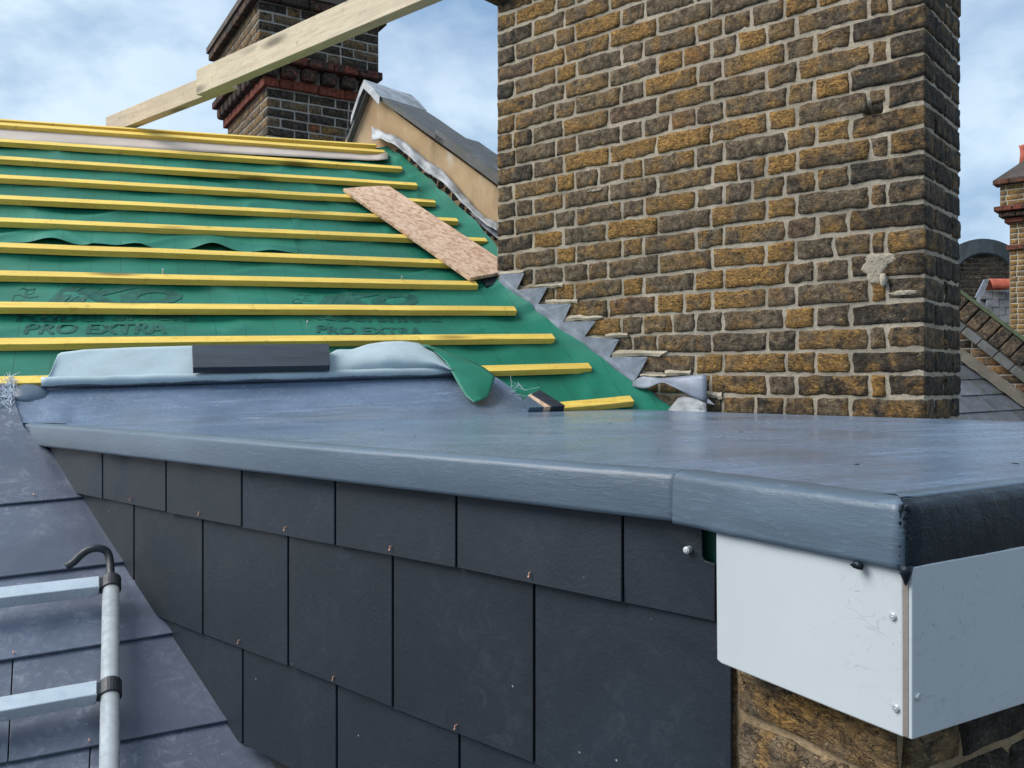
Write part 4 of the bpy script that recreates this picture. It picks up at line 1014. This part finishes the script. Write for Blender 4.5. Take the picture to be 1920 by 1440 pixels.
# ------------------------------------------------------------------ chimney behind the ridge
ra_, la_ = vdir(3600), None; la_ = V((-ra_.y, ra_.x, 0))
KC = ray(501) * 6.6
rear = thing('rear_chimney', V((KC.x, KC.y, 0.6)), 'dark brick chimney with red corbel bands behind the ridge, crossed by a beam', 'chimney')
LA, LB = 0.80, 1.31                                       # right face, left face lengths of the lower shaft
def shaft(parent, P, left, right, lb, la, z0, z1, course, colr, mcol, seed, ns=5, nv=4):
    pt = corner_path(P, left, right); mb = MB(); ss = [-lb, -lb * 0.5, -0.003, 0.003, la * 0.5, la]
    mb.grid([[pt(s_)[0] + pt(s_)[1] * -0.004 + Z * z for s_ in ss] for z in (z0, z1)]); mb.add([P + left * lb + Z * z1, P + left * lb + right * la + Z * z1, P + right * la + Z * z1, P + Z * z1], [(0, 1, 2, 3)])
    mb.add([P + left * lb + right * la + Z * z for z in (z0, z1)] + [P + left * (lb - 0.004) + Z * z for z in (z0, z1)] + [P + right * (la - 0.004) + Z * z for z in (z0, z1)], [(0, 1, 3, 2), (0, 1, 5, 4)])
    mb.out('mortar', mcol, parent); hid = MB(); r = 0; z = z1 - course
    while z > z0 - 0.01:
        odd = r % 2; x = 0.105 if odd else 0.215; cuts = [-(0.215 if odd else 0.105), x]; h = odd
        while x < la - 0.02:
            h = not h; x = min(la, x + (0.11 if h else 0.22) + jit(0.006)); x = la if la - x < 0.05 else x; cuts.append(x)
        x = cuts[0]; h = odd
        while x > -lb + 0.02:
            h = not h; x = max(-lb, x - (0.11 if h else 0.22) + jit(0.006)); x = -lb if x + lb < 0.05 else x; cuts.insert(0, x)
        for a, b in zip(cuts, cuts[1:]):
            seed += 1.9; mid = (a + b) / 2; c = pt(mid)[0] + Z * (z + course / 2); ok = in_frame(c, 10)
            brick('brick', pt, a + 0.005, b - 0.005, z + 0.005, z + course - 0.005, parent, colr(mid, z), seed, ns=ns, nv=nv, rough=0.8, join=None if ok else hid, corner=0.0 if a < 0 < b else None)
        z -= course; r += 1
    if hid.v: tag(hid.out('hidden_brickwork', M['brick'], parent, smooth=True, color=(0.4, 0.6, 0, 1)), kind='stuff')
def rc(mid, z):
    if mid < -0.05: return (0.3 + 0.3 * rnd.random(), 0.12 + 0.25 * rnd.random(), 0.3 if rnd.random() < 0.06 else 0, 1)
    return (0.25 + 0.4 * rnd.random(), 0.95 - 0.55 * (rnd.random() < 0.25), 0.7 if rnd.random() < 0.10 else 0, 1)
pale = mat_mortar('rear_mortar', (0.44, 0.41, 0.36))
shaft(rear, KC, la_, ra_, LB, LA, 1.2, 2.225, 0.075, rc, pale, 3000.0)
def band(parent, P, left, right, lb, la, w, z0, z1, mat, name, color=None, bev=0.01):
    return MB().box(P - left * w - right * w + Z * z0, left * (lb + 2 * w), right * (la + 2 * w), Z * (z1 - z0)).out(name, mat, parent, bevel=bev, color=color)
def brickband(parent, P, left, right, lb, la, w, z0, z1, step, color, name='corbel_brick', gap=0.012, bev=0.012, dep=0.12):
    Q = P - left * w - right * w
    n1_ = max(1, round((lb + 2 * w) / step)); st1 = (lb + 2 * w) / n1_; n2_ = max(1, round((la + 2 * w) / step)); st2 = (la + 2 * w) / n2_
    for i in range(n1_):
        if not in_frame(Q + left * st1 * (i + 0.5) + Z * z0, 12): continue
        MB().box(Q + left * (st1 * i + gap / 2) + Z * (z0 + jit(0.002)), left * (st1 - gap), right * dep, Z * (z1 - z0)).out(name, M['brick'], parent, bevel=bev, color=color())
    for i in range(n2_):
        if not in_frame(Q + right * st2 * (i + 0.5) + Z * z0, 12): continue
        MB().box(Q + right * (st2 * i + gap / 2 + (0.0 if i else dep + 0.004)) + Z * (z0 + jit(0.002)) + left * -0.001, right * (st2 - gap - (0 if i else dep)) if i else right * max(0.02, st2 - gap - dep), left * dep, Z * (z1 - z0)).out(name, M['brick'], parent, bevel=bev, color=color())
band(rear, KC, la_, ra_, LB, LA, 0.0, 2.226, 2.47, pale, 'corbel_core', bev=0)
brickband(rear, KC, la_, ra_, LB, LA, 0.035, 2.232, 2.302, 0.225, lambda: (0.2, 0.10 + 0.25 * rnd.random(), 1.0, 1), gap=0.006, bev=0.006)
brickband(rear, KC, la_, ra_, LB, LA, 0.085, 2.306, 2.405, 0.150, lambda: (0.1, 0.80 + 0.15 * rnd.random(), 0.8, 1), 'dentil', gap=0.035, bev=0.025, dep=0.16)
brickband(rear, KC, la_, ra_, LB, LA, 0.115, 2.409, 2.472, 0.225, lambda: (0.1, 0.6 + 0.3 * rnd.random(), 1.0, 1), gap=0.006, bev=0.010, dep=0.20)
KU = KC - (la_ + ra_) * 0.085
shaft(rear, KU, la_, ra_, LB + 0.17, LA + 0.17, 2.473, 2.848, 0.075, rc, pale, 5000.0)
brickband(rear, KU, la_, ra_, LB + 0.17, LA + 0.17, 0.055, 2.852, 2.922, 0.225, lambda: (0.2, 0.7 + 0.3 * rnd.random(), 0.4, 1), gap=0.006, bev=0.010, dep=0.2)
capb, capt = [], []
for (i, k) in ((0, 0), (1, 0), (1, 1), (0, 1)):
    capb.append(KU + la_ * (-0.07 + i * (LB + 0.31)) + ra_ * (-0.07 + k * (LA + 0.31)) + Z * 2.924); capt.append(KU + la_ * (0.20 + i * (LB - 0.23)) + ra_ * (0.20 + k * (LA - 0.23)) + Z * 3.22)
MB().add(capb + [p + Z * 0.05 for p in capb] + capt, [(0, 1, 2, 3), (0, 1, 5, 4), (1, 2, 6, 5), (2, 3, 7, 6), (3, 0, 4, 7), (4, 5, 9, 8), (5, 6, 10, 9), (6, 7, 11, 10), (7, 4, 8, 11), (8, 9, 10, 11)]).out('mortar_flaunching', mat_mortar('weathered_flaunching', (0.17, 0.145, 0.125)), rear)

# ------------------------------------------------------------------ neighbouring roofs on the right
GP = ray(1800) * 7.3
def G_(x, y, out=0.0): return hit(x, y, GP - cn * out, cn)
gab = thing('neighbour_gable', V((G_(1850, 640).x, G_(1850, 640).y, -2.0)), 'brown brick gable wall with mossy brick coping sloping down behind the chimney', 'wall')
gf_ = [(1652, 470), (1796, 575), (1930, 676), (2108, 812), (2108, 1100), (1652, 1000)]
slab('mortar', [G_(x, y, -0.006) for x, y in gf_], cn * 0.25, pale, gab)
gpath = lambda s: (V((GP.x, GP.y, 0)) - cd * s, -cn)
z = 1.2; r = 0
while z > -1.2:
    z -= 0.075; r += 1; x = -0.9 + (0.11 if r % 2 else 0)
    while x < 1.6:
        w = 0.22 if rnd.random() < 0.6 else 0.108
        P = gpath(x + w / 2)[0] + Z * (z + 0.037); X, Y = proj(P)
        top = poly_at([(1700, 515), (1796, 588), (1930, 690), (2050, 780)], X); bot = poly_at([(1700, 600), (1795, 672), (1920, 764), (2050, 860)], X)
        if 1785 < X < 1930 and top + 4 < Y < bot + 8:
            brick('brick', gpath, x + 0.005, x + w - 0.005, z + 0.005, z + 0.070, gab, (0.35 + 0.3 * rnd.random(), 0.25 + 0.5 * (rnd.random() < 0.3), 0.35 if rnd.random() < 0.5 else 0.1, 1), r * 7.1 + x * 31, ns=5, nv=4, rough=0.9)
        x += w
cl0, cl1 = G_(1652, 436), G_(2108, 783); cdr = (cl1 - cl0); cll = cdr.length; cdr.normalize(); cup = cn.cross(cdr).normalized(); cup = cup if cup.z > 0 else -cup
n = 22
for i in range(n):
    a = cl0 + cdr * (cll * i / n); MB().box(a - cn * 0.03 - cup * 0.17, cdr * (cll / n - 0.010), cn * 0.3, cup * 0.165).out('coping_brick', M['brick'], gab, bevel=0.012, color=(0.15, 0.62 + 0.25 * rnd.random(), 0.05, 1))
for i in range(15):
    a = cl0 + cdr * (cll * i / 15); MB().box(a - cn * 0.075 - cup * 0.245, cdr * (cll / 15 - 0.006), cn * 0.3, cup * 0.068).out('creasing_tile', M['coping'], gab, bevel=0.006)
mb = MB(); rows = []
for i in range(40):
    a = cl0 + cdr * (cll * i / 39); rows.append([a + cn * (0.27 * k / 8 - 0.03) + cup * (0.001 + 0.022 * max(0, nz(i * 0.6, k * 0.5) + 0.35) * math.sin(math.pi * k / 8)) for k in range(9)])
mb.grid(rows).out('moss', mat_simple('moss', (0.075, 0.090, 0.028), 0.95, 0, 0.4, 30, 150, 0.8), gab, smooth=True)
# its slate slope coming towards us
v0, v1 = G_(1795, 668), G_(1920, 760); vd = (v1 - v0).normalized(); NR = nrm(vd, bd); 
sdn = bd.cross(NR).normalized(); sdn = sdn if sdn.z < 0 else -sdn
nroof = thing('neighbour_slate_roof', v1 + V((0, 0, -0.1)), 'old grey slate roof slope low behind the chimney, at the right edge', 'roof')  # a roof slope only, no house built beneath it
slab('sarking', [v0 - vd * 0.8 - NR * 0.02, v1 + vd * 1.2 - NR * 0.02, v1 + vd * 1.2 - NR * 0.02 - bd * 3.0, v0 - vd * 0.8 - NR * 0.02 - bd * 3.0], -NR * 0.03, M['slate_old'], nroof)
base = v0 - vd * 0.5
step = 0.185
for i in range(14):
    for k in range(14):
        off = 0.13 if i % 2 else 0.0
        # courses run along bd from the verge; right end at the verge line
        q = base + vd * (step * i / max(0.2, vd.dot(sdn))); a = q - bd * (0.26 * k + off - 0.02)
        pts = [a, a - bd * 0.254, a - bd * 0.254 + sdn * (step + 0.03), a + sdn * (step + 0.03)]
        if k == 0: pts = [q + bd * 0.05, a - bd * 0.254, a - bd * 0.254 + sdn * (step + 0.03), q + bd * 0.05 + sdn * (step + 0.03)]
        c = (pts[0] + pts[2]) / 2
        x, y = proj(c)
        if not (1770 < x < 1960 and 640 < y < 830): continue
        slab('slate', [pts[0] + NR * 0.000, pts[1] + NR * 0.000, pts[2] + NR * (0.010 + jit(0.002)), pts[3] + NR * (0.010 + jit(0.002))], -NR * 0.006, M['slate_old'], nroof, bevel=0.002, seg=1)
mb = MB(); rows = []
for i in range(50):
    p = lerp(v0 - vd * 0.6, v1 + vd * 0.8, i / 49); rows.append([p - cn * (0.085 * f + 0.015 * nz(i * 0.5, f * 3)) + Z * (0.10 * (1 - f) ** 1.3 + 0.012 * nz(i * 0.7, f * 2, 3)) for f in (0, 0.33, 0.66, 1.0)])
mb.grid(rows).out('mortar_fillet', mat_mortar('grey_fillet', (0.19, 0.17, 0.14)), nroof, smooth=True)

# barrel-roofed dormer farther off
BZ = 14.0; BC = ray(1846, 531) * BZ
fx_, fy_ = V((0.985, -0.17, 0)).normalized(), None; fy_ = V((-fx_.y, fx_.x, 0)); fy_ = fy_ if fy_.y > 0 else -fy_
bar = thing('barrel_dormer', BC + V((0, 0, -1.2)), 'small arched brick dormer under a dark lead barrel roof in the right background', 'dormer')
Ro, Ri = 0.74, 0.47
rows = []
for i in range(25):
    a = math.pi * i / 24; cx, cz = -math.cos(a), math.sin(a)
    rows.append([BC + fx_ * (cx * Ri - 0.01) + Z * (cz * Ri), BC + fx_ * (cx * (Ri + 0.02) - 0.01) + Z * (cz * (Ri + 0.03)) - fy_ * 0.02, BC + fx_ * (cx * Ro - 0.02) + Z * (cz * Ro) + fy_ * 0.05, BC + fx_ * (cx * Ro - 0.02) + Z * (cz * Ro) + fy_ * 1.8])
for s in (-1, 1): pass
mb = MB().grid(rows); mb.out('barrel_roof', M['barrel_lead'], bar)
for s in (-1, 1): MB().box(BC + fx_ * (s * (Ro + Ri) / 2 - 0.11 - 0.015) - Z * 1.2 + fy_ * 0.02, fx_ * 0.22, fy_ * 1.6, Z * 1.2).out('side_wall', M['barrel_lead'], bar)
MB().box(BC - fx_ * (Ri + 0.02) - Z * 1.2 + fy_ * 0.06, fx_ * (2 * Ri + 0.02), fy_ * 0.1, Z * (1.2 + Ri)).out('mortar', pale, bar)
z = Ri + 0.01; r = 0
while z > -0.5:
    z -= 0.0685; r += 1; hw = math.sqrt(max(0, Ri * Ri - max(0, z + 0.03) ** 2)) if z > -0.03 else Ri; x = -hw; bx = -Ri - (0.11 if r % 2 else 0)
    while bx < Ri:
        a, b = max(bx, -hw), min(bx + 0.21, hw)
        if b - a > 0.04: MB().box(BC + fx_ * (a - 0.01 + 0.004) + Z * (z + 0.004) + fy_ * (0.040 + jit(0.004)), fx_ * (b - a - 0.008), fy_ * 0.05, Z * 0.056).out('brick', M['brick'], bar, color=(0.15, 0.72 + 0.2 * rnd.random(), 0, 1), bevel=0.006, seg=1)
        bx += 0.215
# ridge end of another roof: red ridge tile, blue slates, lead flashing
rt = thing('distant_roof_end', ray(1868, 590) * 9.2 + V((0, 0, -0.6)), 'small slate roof end with one red ridge tile beside the far right chimney', 'roof')  # just the roof end; there is no house under it
def fz(x, y, d): return ray(x, y) * d
slab('slate_slope', [fz(1838, 548, 13.0), fz(1940, 540, 12.9), fz(1960, 660, 12.1), fz(1830, 640, 12.2)], V((0, 0.1, -0.05)), M['slate_old'], rt)
for r in range(5):
    for k in range(4):
        y0_, y1_ = 545 + r * 15, 561 + r * 15; x0_ = 1838 + k * 24 + (12 if r % 2 else 0); dd = 12.95 - r * 0.13
        slab('slate', [fz(x0_, y0_, dd), fz(x0_ + 23, y0_ - 1, dd), fz(x0_ + 24, y1_ - 1, dd - 0.15), fz(x0_ + 1, y1_, dd - 0.15)], V((0, 0.03, -0.01)), M['slate_old'], rt, bevel=0.002, seg=1)
rows = []
for i in range(9):
    a = math.pi * (0.05 + 0.9 * i / 8); rows.append([fz(x, 545, 12.8) + V((0, -math.cos(a) * 0.13, math.sin(a) * 0.18)) for x in (1853, 1856, 1889, 1893)])
MB().grid(rows).out('ridge_tile', M['red_tile'], rt, smooth=True, solid=0.018)
slab('lead_flashing', [fz(1846, 524, 12.65), fz(1856, 522, 12.65), fz(1844, 554, 12.6), fz(1829, 558, 12.6)], V((0, 0.03, 0)), M['lead'], rt)

# far right chimney with red corbels and a clay pot
D3 = 12.0
far = thing('far_chimney', ray(1905, 640) * D3, 'distant yellow brick chimney with red corbels cut by the right edge', 'chimney')
K3 = ray(1893) * D3; pt3 = K3
def f3(mid, z): return (0.55 + 0.3 * rnd.random(), 0.05 + 0.2 * rnd.random(), 0.0, 1)
rgt = -cd                                                # towards us, to the right
KF = K3 + rgt * 1.3
shaft(far, KF, cd, cs, 1.3, 0.8, 0.2, (HY - 419) / F * D3, 0.075, f3, mat_mortar('far_mortar', (0.55, 0.50, 0.40)), 8000.0, 4, 4)
fcol = lambda: (0.1, 0.35 + 0.2 * rnd.random(), 0.9, 1)
def fb(y1, y0, w, col=fcol, step=0.22, nm='corbel_brick'):
    brickband(far, KF, cd, cs, 1.3, 0.8, w, (HY - y1) / F * D3 + 0.003, (HY - y0) / F * D3 - 0.003, step, col, nm, gap=0.008, bev=0.012, dep=0.25)
fb(470, 459, 0.035); fb(419, 409, 0.06); fb(408, 399, 0.12, lambda: (0.2, 0.7, 0.3, 1)); fb(398, 388, 0.17)
shaft(far, KF - (cd + cs) * 0.10, cd, cs, 1.5, 1.0, (HY - 388) / F * D3, (HY - 349) / F * D3, 0.0725, f3, mat_mortar('far_mortar_top', (0.55, 0.50, 0.40)), 8500.0, 4, 4)
fb(348, 338, 0.18, lambda: (0.1, 0.6, 0.7, 1))
z0 = (HY - 338) / F * D3; cb, ct = [], []
for i, k in ((0, 0), (1, 0), (1, 1), (0, 1)):
    cb.append(KF + cd * (-0.16 + i * 1.62) + cs * (-0.16 + k * 1.12) + Z * z0); ct.append(KF + cd * (0.10 + i * 1.00) + cs * (0.1 + k * 0.6) + Z * (z0 + 0.30))
MB().add(cb + ct, [(0, 1, 2, 3), (0, 1, 5, 4), (1, 2, 6, 5), (2, 3, 7, 6), (3, 0, 4, 7), (4, 5, 6, 7)]).out('mortar_flaunching', mat_mortar('far_flaunching', (0.10, 0.085, 0.078)), far)
pc = ray(1921) * (D3 + 0.3); pz = (HY - 302) / F * D3
MB().tube([V((pc.x, pc.y, pz - 0.1)), V((pc.x, pc.y, pz + 0.18)), V((pc.x, pc.y, pz + 0.26)), V((pc.x, pc.y, pz + 0.30))], [0.085, 0.055, 0.06, 0.075], 20).out('chimney_pot', M['red_tile'], far, smooth=True)
